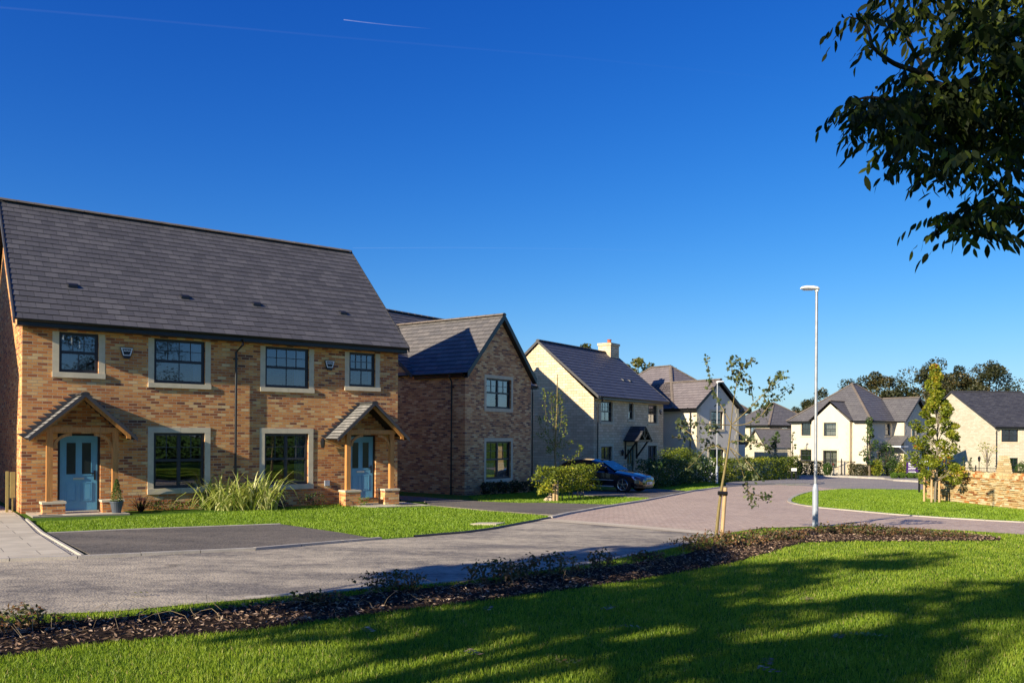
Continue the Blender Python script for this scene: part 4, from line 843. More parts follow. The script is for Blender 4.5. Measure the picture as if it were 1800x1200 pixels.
blades('lawn_grass', BL3, M['grassfar'], 250, .05, .025, label='thin grass verge beside the far street lamp and yellowing hedge')
# bark chips, dry stems and fallen leaves on the bed and lawn
def chips():
    N = 110000; X = rng.random(N)*23-9; Y = 5+rng.random(N)*17; k = inpoly(X, Y, MUL); X, Y = X[k], Y[k]; n = len(X)
    big = 12000; X = np.concatenate([X, X+rng.normal(size=n)*.04]); Y = np.concatenate([Y, Y+rng.normal(size=n)*.04]); n = len(X)
    C = np.stack([X, Y, .24-.011*X-.018*Y+.012+.05*rng.random(n)], 1); V = leaf_quads(C, .052, .3, .75); o = faces_mesh('bark_chips', V, M['chip'], rng.random(n)**1.1); tag(o, 'brown bark chips and dry litter covering the long planting bed', 'bark mulch', kind='stuff')
chips()
mb = MB()
for i in range(60):
    px = rng.random()*1200; x, y = G(px, np.interp(px, [0, 200, 600, 1000, 1200], [1128, 1105, 1070, 1020, 992])+rng.normal()*8); 
    if not inpoly(np.array([x]), np.array([y]), MUL)[0]: continue
    z = gz(x, y); a = rng.random()*6.28; L = .2+.4*rng.random(); hh = .05+.22*rng.random()
    mb.tube([(x, y, z), (x+cos(a)*L*.2, y+sin(a)*L*.2, z+hh*.7), (x+cos(a+.2)*L*.5, y+sin(a+.2)*L*.5, z+hh), (x+cos(a+.45)*L*.8, y+sin(a+.45)*L*.8, z+hh*.8), (x+cos(a+.7)*L, y+sin(a+.7)*L, z+hh*.45)], [.0022, .002, .0016, .0013, .001], 4, caps=False)
tag(mb.build('dry_stems', M['deadstem']), 'pale dead stems lying over the bark bed', 'dry stems', kind='stuff')
fl = empty('x', (0, 0, 0)); bpy.data.objects.remove(fl)
for px, py in ((1128, 1110), (1330, 1180), (1470, 1130), (1495, 1122), (860, 1072), (975, 1170), (1410, 1060), (1060, 1078), (1350, 1165), (265, 1048), (820, 1150), (1560, 1125), (640, 1110)):
    x, y = G(px, py); z = gz(x, y)+.05; C = []; V = []
    a = rng.random()*6.28; n = 7; L = .14
    for i in range(n):
        t = i/n*.22; s = (-1)**i; b = np.array([x+cos(a)*t, y+sin(a)*t, z]); d = np.array([cos(a+s*1.0), sin(a+s*1.0), .15*rng.random()])*.07; w = np.array([-d[1], d[0], .01])*.22
        V.append([b, b+d*.5+w, b+d, b+d*.5-w])
    o = faces_mesh('fallen_leaf', np.array(V), M['lf_maple'] if px % 2 else M['chip'], .5+.5*rng.random(n)); tag(o, 'curled fallen compound leaf lying on the foreground grass', 'leaf', 'fallen leaves on the lawn')
bpy.data.objects[-1:] if 0 else None
# low plants in the bed
bedpl = [(690, 1038, .42, .30), (865, 1026, .40, .40), (905, 1018, .30, .30), (965, 1014, .45, .42), (1055, 1000, .22, .36), (1228, 968, .45, .34), (1262, 962, .42, .38), (1300, 960, .5, .36), (1345, 952, .5, .34), (1385, 950, .4, .3), (1455, 938, .4, .25), (1500, 940, .55, .36), (1545, 942, .6, .3), (1600, 941, .5, .22), (1660, 945, .5, .2), (30, 1103, .35, .25), (560, 1060, .3, .16), (1140, 985, .3, .18)]
bl = ['small bed shrub with dark curling leaves, leftmost along the road edge', 'reddish leggy bed shrub in front of the tree shadow on the road', 'small gap-filling shrub between two reddish bed shrubs', 'largest dark reddish shrub in the shaded middle of the bark bed', 'single upright sprig in the bark bed', 'reddish low shrub left of the staked sapling', 'low leafy shrub around the foot of the staked sapling', 'greyish leafy shrub just right of the staked sapling', 'grey green low shrub between sapling and street lamp', 'sparse low shrub left of the near street lamp', 'reddish low plants right beside the near lamp post', 'tallest brown and green shrub right of the near lamp post', 'dry straw coloured low plants in the right part of the bed', 'brown low ground plants near the right end of the bed', 'last dry low plants at the right tip of the bark bed', 'dark weedy shrub at the far left end of the bark bed', 'tiny leafy weed in the left half of the bed', 'tiny red leaved sprig left of the sapling shrubs']
for (px, py, r, h), lb in zip(bedpl, bl): shrub('low_shrub', lb, 'shrub', gp(px, py), r*1.1, r*.6, h*.85, M['lf_bed'], int(420*(r/.4)), .055, 'low shrubs in the bark bed', z0=.0, rough=.3, stems=3, stemmat='bark')
# ================================================================ trees and hedges
bgroup = 'mature trees behind the houses'
bt = [(1028, 598, 24, 88, 'lf_autumn', 'olive treetop peeping over the stone house ridge left of its chimney'), (1120, 627, 36, 92, 'lf_autumn', 'olive tree just right of the chimney of the stone house'), (1160, 634, 34, 95, 'lf_autumn', 'bushy olive tree behind the mauve hipped roof'),
      (1438, 681, 34, 120, 'lf_dark', 'small dark tree left of the cream house roof'), (1405, 715, 22, 125, 'lf_dark', 'lowest dark tree between the distant hipped house and cream house'), (1495, 668, 34, 118, 'lf_dark', 'dark oak rising left behind the pyramid roof'), (1545, 652, 44, 115, 'lf_dark', 'wide dark oak centred behind the cream house roof'), (1588, 675, 32, 118, 'lf_autumn', 'dark tree directly over the cream house wing roof'),
      (1635, 634, 48, 112, 'lf_dark', 'tall dark tree behind the yellow-green staked tree'), (1690, 640, 46, 116, 'lf_dark', 'large dark tree rising over the left end of the pale stone house ridge'), (1740, 634, 48, 116, 'lf_dark', 'large dark tree over the middle of the pale stone house ridge'), (1800, 688, 30, 120, 'lf_autumn', 'low dark tree at the right edge behind the pale stone house')]
for px, py, hw, Y, mt_, lb in bt:
    a, b = ray(px, py); X = a*Y; g_ = gz(X, Y); H = CZ+b*Y-g_; R = hw*Y/FPX*1.12
    tree('dense_tree', lb, 'tree', (X, Y, g_), H*1.02, R, M[mt_], int(9000*(R/3)**1.2), .30, .28, bgroup, nclump=52, clumpr=.30)
# hedges and shrubs in front of houses (mid distance)
hg = 'garden hedges and shrubs'
def hedge_px(x0, y0, x1, y1, h, dpt, mat, label, n, leaf, z0=.05, stems=0, tint=(0, 1), box=True, name='hedge', flowers=0, rough=.1, group=hg):
    a, b = Vector(gp(x0, y0)), Vector(gp(x1, y1)); c = (a+b)/2; d = b-a
    return shrub(name, label, 'hedge' if name == 'hedge' else 'shrub', tuple(c), d.length/2, dpt/2, h, mat, int(n*1.9), leaf, group, z0=z0, box=box, stems=stems, tint=tint, rot=atan2(d.y, d.x), rough=rough, flowers=flowers)
hedge_px(955, 881, 1034, 873.8, 1.2, .7, M['lf_hedge'], 'sparse yellow-green hedge on bare pale stems partly hiding the black car', 1800, .10, z0=.35, stems=11, tint=(.1, .95), rough=.2)
hedge_px(1140, 858, 1228, 848, 1.4, 1.3, M['lf_green'], 'dark green hedge between the black car and the white rendered house', 4200, .12, rough=.22, tint=(0, .75))
hedge_px(1160, 852, 1222, 847, 2.1, 1.2, M['lf_hedge'], 'taller yellow-green shrub rising behind the dark hedge', 1200, .11, z0=1.1, box=False, name='shrub', rough=.3, tint=(.1, .7))
hedge_px(1238, 850, 1256, 849, 1.5, .9, M['lf_green'], 'white flowering shrub by the rendered house wall', 380, .1, box=False, name='shrub', flowers=70, rough=.35)
hedge_px(1268, 847, 1392, 842.5, 1.5, 1.2, M['lf_hedge'], 'long yellow-green hedge in front of the white rendered house', 5200, .12, rough=.2, tint=(0, .9))
hedge_px(1398, 836.5, 1408, 836.5, 1.3, 1.0, M['lf_dark'], 'dark rounded shrub at the end of the long yellow-green hedge', 420, .13, box=False, name='shrub')
hedge_px(1407, 836, 1428, 836.5, 1.2, .9, M['lf_dark'], 'dark clipped hedge under the lower left window of the cream house', 900, .12)
hedge_px(1430, 836, 1443, 836.5, 1.2, .9, M['lf_dark'], 'dark clipped hedge just right of the near lamp post', 650, .12)
hedge_px(1446, 836.5, 1463, 837, 1.15, .9, M['lf_green'], 'green rounded shrub under the tall dark window', 650, .12, box=False, name='shrub')
hedge_px(1496, 837, 1520, 838, 1.05, .9, M['lf_dark'], 'square clipped dark hedge left of the third street lamp', 900, .12)
hedge_px(1530, 838, 1552, 838.5, 1.5, 1.1, M['lf_hedge'], 'yellow shrub right of the slender tree by the cream house', 800, .13, box=False, name='shrub', rough=.3)
hedge_px(1553, 838, 1580, 838.5, 1.7, 1.2, M['lf_green'], 'green leafy shrub under the cream house porch', 900, .13, box=False, name='shrub', rough=.3)
hedge_px(1578, 839, 1602, 839, 1.5, 1.0, M['lf_hedge'], 'yellow-green shrub behind the left edge of the purple sign', 700, .13, box=False, name='shrub', rough=.3)
hedge_px(1615, 838, 1655, 838, 1.7, 1.2, M['lf_hedge'], 'russet and yellow shrub right of the purple sign', 1300, .14, box=False, name='shrub', rough=.35, tint=(.2, 1))
for i, (x0, x1, lb) in enumerate(((1565, 1579, 'leftmost of the clipped bright box balls by the purple sign'), (1578, 1592, 'second of the clipped bright box balls by the purple sign'), (1592, 1607, 'clipped bright box ball under the left half of the purple sign'), (1605, 1617, 'rightmost bright box ball below the purple sign corner'))):
    hedge_px(x0, 842, x1, 842.5, .56, .9, M['lf_box'], lb, 1300, .05, box=False, name='box_ball', rough=.03, group='clipped box balls')
hedge_px(1672, 841.5, 1757, 843.5, .65, .8, M['lf_dark'], 'long low dark hedge in front of the pale stone gable', 2600, .1, rough=.04)
hedge_px(1774, 845, 1830, 846, .8, .8, M['lf_dark'], 'low dark hedge at the right edge in front of the pale stone house', 1500, .1, rough=.05)
hedge_px(1786, 840, 1806, 840, 1.5, 1, M['lf_green'], 'green bush at the right edge under the stone house window', 700, .12, box=False, name='shrub')
for px, lb in ((1694, 'left small conifer against the pale gable'), (1706, 'right small conifer against the pale gable')): tree('conifer', lb, 'conifer', gp(px, 840), 1.9, .32, M['lf_green'], 500, .09, .05, 'small conifers', nclump=12, form='col', clumpr=.7)
tree('young_tree', 'sparse pale sapling against the pale stone gable', 'tree', gp(1734, 840), 3.4, 1.1, M['lf_hedge'], 200, .14, .3, 'young trees', nclump=14, clumpr=.35, barkm='barkgrey', tint=(.3, 1))
tree('young_tree', 'slender dark columnar tree before the cream house corner', 'tree', gp(1528, 838), 5.1, .8, M['lf_green'], 1100, .16, .30, 'young trees', nclump=16, form='col', clumpr=.6)
tree('young_tree', 'narrow green tree in front of the small distant house', 'tree', gp(1364, 838), 3.7, .75, M['lf_green'], 800, .15, .22, 'young trees', nclump=14, form='col', clumpr=.6)
tree('young_tree', 'thin leafy shrub-like tree against the left wall of the cream house', 'tree', gp(1393, 834), 4.0, .6, M['lf_green'], 260, .13, .2, 'young trees', nclump=12, form='col', clumpr=.5)
tree('young_tree', 'bushy dark small tree by the cream house canopy', 'tree', gp(1560, 838), 3.0, .9, M['lf_green'], 700, .14, .25, 'young trees', nclump=14, clumpr=.4)
# yellow-green staked tree by the wall
T = tree('maple_tree', 'yellow-green staked maple beside the left end of the dry stone wall', 'tree', gp(1643, 883), 5.45, 1.15, M['lf_maple'], 11000, .11, .20, None, nclump=85, form='col', clumpr=.29, barkm='barkgrey', trunk_r=.045, limbs=16)
x0, y0, z0 = gp(1643, 883)
for dx, dy, lb in ((-.19, -.12, 'left front stake of the maple by the wall'), (.17, -.02, 'right stake of the maple by the wall'), (-.27, .3, 'rear left stake of the maple by the wall')):
    s = MB(); s.tube([(x0+dx, y0+dy, z0-.2), (x0+dx, y0+dy, z0+1.02)], .042, 8); tag(s.build('tree_stake', M['stake']), lb, 'stake', 'stakes around the maple')
s = MB(); s.beam((x0-.19, y0-.17, z0+.98), (x0, y0-.02, z0+.90), .02, .05); s.beam((x0, y0-.02, z0+.90), (x0+.17, y0-.07, z0+.98), .02, .05); tag(s.build('tree_tie', M['black']), 'black rubber tie joining the maple trunk to its stakes', 'tree tie')
# thin upright sapling at the sparse hedge
def traced_tree(name, label, base_px, traces, conv, Y, rad, barkm, leafm, nleaf, lsize, leafshape, spread=.07, dep=.9, tint=(0, 1), group=None, start=.25, dens=None):
    bx, by = G(*base_px); bz = gz(bx, by); root = empty(name, (bx, by, bz)); tag(root, label, 'tree', group)
    P_ = []; t = MB(); ends = []
    dd = {}
    for bi, tr in enumerate(traces):
        pts = []; off = (0 if bi == 0 else rng.uniform(-dep, dep)); L = len(tr)
        for i, q in enumerate(tr):
            f = i/(L-1) if bi else 0
            px, py = conv(*q); p = P3(px, py, Y+off*f)
            if bi == 0 and i == 0: p = Vector((bx, by, bz-.1))
            pts.append(p-Vector((bx, by, bz)))
        # smooth resample
        dense = []
        for i in range(L-1):
            a = pts[max(i-1, 0)]; b = pts[i]; c = pts[i+1]; d = pts[min(i+2, L-1)]
            for k in range(5):
                u = k/5; dense.append(.5*((2*b)+(c-a)*u+(2*a-5*b+4*c-d)*u*u+(3*b-a-3*c+d)*u**3))
        dense.append(pts[-1]); r0, r1 = rad if bi == 0 else (rad[1]*.62, .004); n = len(dense)
        t.tube(dense, [r0+(r1-r0)*i/(n-1) for i in range(n)], 7 if bi == 0 else 5)
        if bi: P_.append((dense, start if dens is None else start))
    t.build('trunk', M[barkm], root, smooth=True)
    C = []; tot = sum(len(d) for d, s in P_)
    for d, s in P_:
        m = max(4, int(nleaf*len(d)/tot))
        for j in range(m):
            f = s+(1-s)*rng.random()**.85; i = f*(len(d)-1); k = int(i); p = d[k].lerp(d[min(k+1, len(d)-1)], i-k); C.append(np.array(p)+rng.normal(size=3)*spread)
    C = np.array(C); n = len(C); a = unit(n); a[:, 2] -= .5; a /= np.linalg.norm(a, axis=1, keepdims=True); b = np.cross(a, unit(n)); b /= np.linalg.norm(b, axis=1, keepdims=True)
    s_ = lsize*(.6+.8*rng.random(n))[:, None]
    V = np.stack([C+s_*(a*u+b*v) for u, v in leafshape], 1); faces_mesh('leaves', V, M[leafm], np.clip(tint[0]+(tint[1]-tint[0])*rng.random(n), 0, 1), root); return root
LOBED = [(-.5, 0), (-.35, .35), (-.05, .22), (.1, .5), (.2, .18), (.55, .05), (.25, -.18), (.15, -.5), (-.05, -.2), (-.35, -.32)]
DIAM = [(-.5, 0), (-.1, .25), (.5, 0), (-.1, -.25)]
z5 = lambda x, y: (1180+x/3.3333, 600+y/3.3333)
tr5 = [[(258, 1170), (275, 1010), (290, 890), (312, 760), (330, 650), (350, 490)], [(350, 490), (362, 370), (385, 240), (410, 160), (485, 104)], [(383, 250), (362, 205), (350, 105)], [(355, 485), (440, 410), (530, 320), (600, 260), (655, 200)], [(362, 490), (440, 482), (530, 430), (600, 340), (705, 265)], [(350, 480), (300, 390), (265, 320), (225, 220), (210, 95)], [(345, 490), (200, 482), (100, 475), (45, 455)], [(322, 640), (240, 602), (120, 575), (12, 558)], [(322, 655), (280, 612), (210, 625), (150, 690), (90, 748)], [(352, 500), (430, 560), (480, 590), (575, 606)], [(340, 590), (400, 582), (520, 598), (590, 660)], [(345, 630), (395, 700), (425, 790), (450, 880), (480, 965)], [(455, 885), (520, 905), (578, 915)], [(345, 620), (420, 680), (480, 745), (520, 800)], [(120, 545), (70, 510), (38, 488)], [(480, 350), (470, 290), (440, 230), (400, 190)], [(540, 320), (560, 380), (520, 440)], [(410, 160), (395, 130), (350, 108)], [(560, 300), (590, 230), (650, 190)], [(300, 560), (260, 520), (190, 510)]]
traced_tree('young_tree', 'sparse leaning sapling with mossy yellow bark tied to one stake by the road', (1257.4, 951), tr5, z5, 17.08, (.038, .019), 'barkyel', 'lf_young', 900, .08, LOBED, .055, dep=.7, tint=(0, 1), group='young trees')
sx_, sy_, sz_ = gp(1267.5, 951.5)
s = MB(); s.tube([(sx_, sy_, sz_-.2), P3(1275, 856, sy_)], [.04, .04], 10); s.build('x', M['stake']); o = bpy.context.scene.objects['x']; o.name = 'tree_stake'; o.data.name = 'tree_stake'; tag(o, 'single round timber stake beside the leaning sapling', 'stake')
p1 = P3(1266.5, 866, 17.0); s = MB(); s.tube([p1+Vector((-.05, 0, 0)), p1+Vector((.14, 0, -.01))], .045, 10); tag(s.build('tree_tie', M['black']), 'black strap tying the leaning sapling to its stake', 'tree tie')
zl = lambda x, y: (900+x/3.637, 570+y/3.637)
trl = [[(277, 1100), (277, 930), (275, 790), (285, 600), (290, 400), (292, 320)], [(275, 800), (240, 720), (215, 560), (208, 410)], [(275, 780), (262, 640), (250, 500), (255, 430)], [(278, 780), (310, 650), (318, 520), (300, 440)], [(278, 790), (335, 700), (345, 620)], [(275, 770), (215, 740), (165, 700)], [(275, 770), (190, 660), (165, 580)], [(278, 800), (320, 850), (380, 868), (430, 820), (440, 775)], [(278, 800), (330, 770), (380, 745)], [(275, 800), (240, 805), (235, 790)], [(277, 700), (270, 560), (272, 450)], [(280, 700), (295, 560), (290, 450)]]
traced_tree('young_tree', 'slim upright sapling in front of the shaded stone gable', (976, 873), trl, zl, 32.3, (.035, .016), 'barkyel', 'lf_hedge', 900, .085, DIAM, .07, dep=.5, tint=(.1, .7), group='young trees', start=.1)
for px, lb in ((973.5, 'left short stake hidden under the sparse hedge'), (979, 'right short stake hidden under the sparse hedge')):
    x, y, z = gp(px, 881); s = MB(); s.tube([(x, y, z-.2), (x, y, z+.62)], .05, 8); tag(s.build('tree_stake', M['stake']), lb, 'stake', 'stakes of the slim sapling')
x, y, z = gp(975, 879.5)
bm = bmesh.new() if 0 else None
n = 10; s = MB(); rows = []
for i in range(6):
    ph = pi/2*i/5; rows.append([(x-.2+(.2+.02*sin(k*3))*cos(2*pi*k/n)*cos(ph)*1.1, y-.3+.17*sin(2*pi*k/n)*cos(ph), z-.03+.22*sin(ph)*(1+.1*cos(k*2))) for k in range(n)])
s.grid(rows, True); tag(s.build('rock', M['rock'], smooth=True), 'small pale rounded rock at the edge of the driveway', 'rock')
# plants at house A (placed in its own frame)
def Aw(u, dep, z=None): c_, s_ = cos(radians(36.6)), sin(radians(36.6)); X = XA+u*c_-dep*s_; Y = YA+u*s_+dep*c_; return (X, Y, gz(X, Y) if z is None else z)
def spiky(name, label, cat, base, n, L, wd, mat, spread, up, part='leaves', tint=(0, 1), arch=.5):
    root = empty(name, base); tag(root, label, cat); V = []; tn = []
    for i in range(n):
        a = rng.random()*6.283; l = L*(.55+.6*rng.random()); e = up+(1.45-up)*rng.random(); r0 = spread*rng.random()**.5; a0 = rng.random()*6.283; b = np.array([cos(a0)*r0, sin(a0)*r0*.45, 0]); d = np.array([cos(a), sin(a), 0]); w = np.array([-sin(a), cos(a), 0])*wd*(.7+.6*rng.random()); pts = []
        K = 6; dr = arch*(.4+rng.random()); tt = rng.random()
        for k in range(K+1):
            t = k/K; hor = l*(cos(e)*t+.25*dr*t*t); ver = l*(sin(e)*t-dr*t*t*t*.75); pts.append((b+d*hor+np.array([0, 0, ver]), w*(1-t**2.2)*(.55+.45*min(1, t*5))))
        for (p, q), (r, s2) in zip(pts, pts[1:]): V.append([p-q, p+q, r+s2, r-s2]); tn.append(np.clip(tint[0]+(tint[1]-tint[0])*(tt*.6+.4*rng.random()), 0, 1))
    faces_mesh(part, np.array(V), mat, np.array(tn), root); return root
spiky('flax_plant', 'large arching cream striped flax clump under the downpipe', 'plant', Aw(5.2, -.75), 430, 1.6, .026, M['lf_phorm'], 1.1, .8, arch=.85)
spiky('cordyline', 'small dark red spiky plant between the left door and window', 'plant', Aw(2.72, -.35), 46, .62, .012, M['lf_red'], .06, .5, arch=.2)
for u, d, rx, h, lb, mt_ in ((3.3, -.35, .75, .3, 'low green ground plants beneath the left ground floor window', 'lf_box'), (4.2, -.4, .4, .3, 'yellow-green little plants left of the flax clump', 'lf_box'), (7.55, -.42, .48, .42, 'low white edged leafy shrub left of the right porch', 'lf_green'), (6.5, -.4, .3, .3, 'dark little shrub right of the flax clump', 'lf_dark'), (8.95, -.95, .18, .3, 'small fern by the left plinth of the right porch', 'lf_box')):
    shrub('low_shrub', lb, 'shrub', Aw(u, d), rx, .26, h, M[mt_], int(700*rx), .05, 'planting along the brick wall', z0=.02, rough=.3, rot=radians(36.6))
pb = Aw(2.0, -1.02); root = empty('potted_conifer', pb); tag(root, 'small conifer in a slate blue pot by the left blue door', 'potted plant')
s = MB(); s.lathe([(.10, 0), (.15, .26), (.165, .27), (.165, .31), (.145, .31), (.14, .27), (.0, .27)], (0, 0, .03), 18); s.build('pot', M['pot'], root)
n = 900; zz = rng.random(n); rr = (.13*(1-zz)**.8+.02)*(.6+.5*rng.random(n)); aa = rng.random(n)*6.28; faces_mesh('foliage', leaf_quads(np.stack([rr*np.cos(aa), rr*np.sin(aa), .32+.58*zz], 1), .045, .4, -.2), M['lf_green'], .4+.6*rng.random(n), root)
for u, lb in ((.9, 'leftmost dark grass tuft at the brown brick gable'), (1.75, 'second dark grass tuft at the brown brick gable'), (2.6, 'third dark grass tuft under the brown house window'), (3.5, 'rightmost dark grass tuft at the brown brick gable')):
    c_, s_ = cos(rB), sin(rB); x, y = pB[0]+u*c_+.5*s_, pB[1]+u*s_-.5*c_; shrub('grass_tuft', lb, 'shrub', (x, y, gz(x, y)), .36, .3, .55, M['lf_dark'], 350, .11, 'tufts along the brown brick gable', z0=.02)
# door slabs, covers
def Apoly(name, q, mat, lift, th): o = sheet(name, [Aw(u, d)[:2] for u, d in q], mat, lift, px=False, uvrot=radians(36.6), thick=th); return o
Apoly('door_path', [(.1, 0), (.1, -1.35), (2.25, -1.35), (2.25, 0)], M['slab'], .04, .06); Apoly('door_path', [(8.6, 0), (8.6, -1.0), (9.0, -1.7), (10.9, -1.75), (10.9, 0)], M['slab'], .04, .06)
tag(Apoly('drain_cover', [(.25, -1.02), (.25, -1.22), (.75, -1.22), (.75, -1.02)], M['cover'], .046, .02), 'dark rectangular drain cover by the left porch plinth', 'drain cover', kind=None); bpy.context.scene.objects['drain_cover'].pop('kind', None)
o = Apoly('inspection_cover', [(10.05, -.85), (10.05, -1.35), (10.75, -1.35), (10.75, -.85)], M['cover'], .046, .02); o.pop('kind', None); tag(o, 'dark inspection cover in the slabs by the right porch', 'cover')
# meter post by the side wall
s = MB(); s.box(-.03, .03, -.03, .03, -.1, 1.12); s.box(.06, .17, -.08, .02, .45, 1.10); s.box(.10, .13, -.05, -.02, -.1, .45); o = s.build('gate_post', M['meter']); o.location = Aw(-.28, .3, -.05); o.rotation_euler = (0, 0, radians(36.6)); tag(o, 'yellowish timber gate post with box at the left wall corner', 'post')
# ================================================================ street furniture
def street_lamp(px, py, label, H=6.0, head=-1, head_rot=0.0):
    x, y, z = gp(px, py); root = empty('street_lamp', (x, y, z)); tag(root, label, 'street lamp', 'street lamps')
    s = MB(); s.lathe([(.073, -.2), (.073, .95), (.068, 1.0), (.045, 1.08), (.040, 1.1)], n=14); s.build('base', M['steelpaint'], root, smooth=False)
    s = MB(); s.lathe([(.0401, 1.09), (.038, 3), (.034, H-.1), (.034, H-.02)], n=12); s.build('pole', M['steel'], root, smooth=True)
    s = MB(); c, sn = cos(head_rot), sin(head_rot); f = lambda X, Y_, Z: (c*X-sn*Y_, sn*X+c*Y_, Z)
    rows = []
    for X, w, t, zo in ((.06, .05, .04, 0), (.02, .08, .06, .01), (-.08, .11, .07, .02), (-.25, .12, .065, .03), (-.36, .10, .05, .025), (-.40, .04, .02, .02)): rows.append([f(X, w*cos(q), H+zo+t*sin(q)*(1 if sin(q) > 0 else .5)) for q in [2*pi*k/12 for k in range(12)]])
    s.grid(rows, True); s.poly(rows[0][::-1]); s.poly(rows[-1]); s.tube([f(0, 0, H-.06), f(0, 0, H+.01)], .05, 10); h = s.build('lamp_head', M['white'], root, smooth=True)
    s = MB(); s.box(-.33, -.08, -.085, .085, H-.018, H-.004, f); s.build('lens', M['metal'], h)
street_lamp(1433, 926.5, 'near tall galvanised street lamp in the bark bed', 6.0, head_rot=radians(-5))
street_lamp(1260, 850, 'distant street lamp in front of the white rendered house', 6.0, head_rot=radians(180))
street_lamp(1520.5, 836.5, 'farthest street lamp in front of the cream house', 5.8, head_rot=radians(0))
def text_plane(txt, size, loc, rot, mat, name, parent, ext=.002, align='LEFT', bold=.0):
    cu = bpy.data.curves.new(name, 'FONT'); cu.body = txt; cu.size = size; cu.extrude = ext; cu.align_x = align; cu.offset = bold
    o = bpy.data.objects.new(name, cu); COL.objects.link(o)
    dg = bpy.context.evaluated_depsgraph_get(); me = bpy.data.meshes.new_from_object(o.evaluated_get(dg)); bpy.data.objects.remove(o)
    m = bpy.data.objects.new(name, me); COL.objects.link(m); me.materials.clear(); me.materials.append(mat); m.parent = parent; m.location = loc; m.rotation_euler = rot; return m
x, y, z = gp(1605.5, 841.5); k = y/FPX; root = empty('parking_sign', (x, y, z), radians(-4)); tag(root, 'purple visitor parking sign with white arrow behind box balls', 'sign')
W_, H_2 = 23*k/.98, 20.5*k; zb = 10*k
s = MB(); s.box(-W_/2, W_/2, -.03, .03, zb-H_2*.02, zb+H_2); s.build('panel', M['purple'], root)
for dx in (-.42, .42): s = MB(); s.box(W_*dx-.04, W_*dx+.04, .031, .10, -.2, zb+H_2*.9); s.build('post', M['black'], root)
text_plane('Visitor', H_2*.20, (-W_*.38, -.034, zb+H_2*.56), (pi/2, 0, 0), M['white'], 'lettering', root, bold=.006); text_plane('parking', H_2*.20, (-W_*.38, -.034, zb+H_2*.37), (pi/2, 0, 0), M['white'], 'lettering', root, bold=.006)
s = MB(); yy = -.034
for i, (a, w, h) in enumerate(((-.37, .06, .15), (-.30, .05, .12), (-.24, .05, .10), (-.18, .04, .07), (-.13, .03, .04))): s.box(W_*a, W_*(a+w), yy-.002, yy, zb+H_2*.76, zb+H_2*(.76+h))
s.build('emblem', M['white'], root); s = MB(); s.box(-W_*.38, W_*.12, yy-.002, yy, zb+H_2*.09, zb+H_2*.13); s.box(-W_*.38, W_*.10, yy-.002, yy, zb+H_2*.21, zb+H_2*.235); s.poly([(W_*.1, yy-.001, zb+H_2*.05), (W_*.2, yy-.001, zb+H_2*.11), (W_*.1, yy-.001, zb+H_2*.17)]); s.build('arrow', M['white'], root)
def nameplate(px, py, label, w, zc, h, mat, posts, ph, rot=0):
    x, y, z = gp(px, py); root = empty('street_nameplate', (x, y, z), rot); tag(root, label, 'sign', 'street name plates')
    s = MB(); s.box(-w/2, w/2, -.02, .0, zc-h/2, zc+h/2); s.build('plate', mat, root)
    for dx in posts: s = MB(); s.box(dx-.04, dx+.04, .001, .08, -.2, ph); s.build('post', M['black'], root)
nameplate(1622.5, 865.5, 'white street name plate on black posts left of the wall end', .42, 1.53, .16, M['white'], (-.17, .17), 1.55, radians(-5)); nameplate(1395.5, 845, 'small grey white nameplate at the hedge end by the footpath corner', .36, .78, .2, M['white'], (-.14, .14), .82)
x, y, z = gp(1624, 866); s = MB(); s.tube([(x-.02, y, z-.1), (x+.06, y, z+.98)], .035, 8); tag(s.build('marker_post', M['white']), 'short white marker post beside the street name plate', 'post')
x, y, z = gp(1632, 855); s = MB(); s.box(x-.04, x+.06, y, y+.03, z+1.25, z+1.42); s.box(x-.01, x+.02, y+.031, y+.05, z-.1, z+1.42); tag(s.build('blue_marker_sign', M['blue']), 'tiny blue marker sign right of the street name plate', 'sign')
def railing(pts, h, label, gap=.12):
    root = empty('railing', pts[0]); tag(root, label, 'railing', 'black metal railings'); r = MB(); p0 = Vector(pts[0])
    for a, b in zip(pts, pts[1:]):
        a, b = Vector(a)-p0, Vector(b)-p0; n = max(2, int((b-a).length/gap)); u = Vector((0, 0, 1))
        r.beam(a+u*(h-.05), b+u*(h-.05), .03, .04); r.beam(a+u*.15, b+u*.15, .03, .04)
        for i in range(n): c = a.lerp(b, i/n); r.tube([c, c+u*(h+.06)], .011, 4, caps=False)
    r.build('rail', M['black'], root)
    for q in pts:
        q = Vector(q)-p0; s = MB(); s.box(q.x-.04, q.x+.04, q.y-.04, q.y+.04, -.2+q.z, h+.12+q.z); s.lathe([(.03, h+.12), (.05, h+.17), (.0, h+.24)], (q.x, q.y, q.z), 6); s.build('post', M['black'], root)
railing([gp(1332, 837), gp(1362, 836.5), gp(1392, 836)], 1.15, 'black railing behind the long yellow hedge'); railing([gp(x_, y_) for x_, y_ in ((1402, 835.5), (1450, 836), (1479, 836.5), (1512, 837), (1548, 837.5))], 1.3, 'black railing in front of the cream house'); railing([gp(x_, y_) for x_, y_ in ((1658, 840), (1684, 840.3), (1715, 841), (1770, 842))], .95, 'black railing behind the low dark hedge')
x, y, z = gp(1721, 842); s = MB(); s.lathe([(.06, -.1), (.03, .2), (.025, 1.45), (.06, 1.5), (.09, 1.58), (.11, 1.78), (.13, 1.8), (.02, 1.92), (.02, 1.98)], n=8); o = s.build('garden_lantern', M['black']); o.location = (x, y, z); tag(o, 'black garden lantern post before the pale stone gable', 'lantern')
root = empty('timber_fence', gp(1331, 840)); tag(root, 'pale timber fence with trellis top before the small distant house', 'fence'); a = Vector(gp(1326, 838)); b = Vector(gp(1384, 838)); o0 = Vector(root.location); s = MB(); n = 34
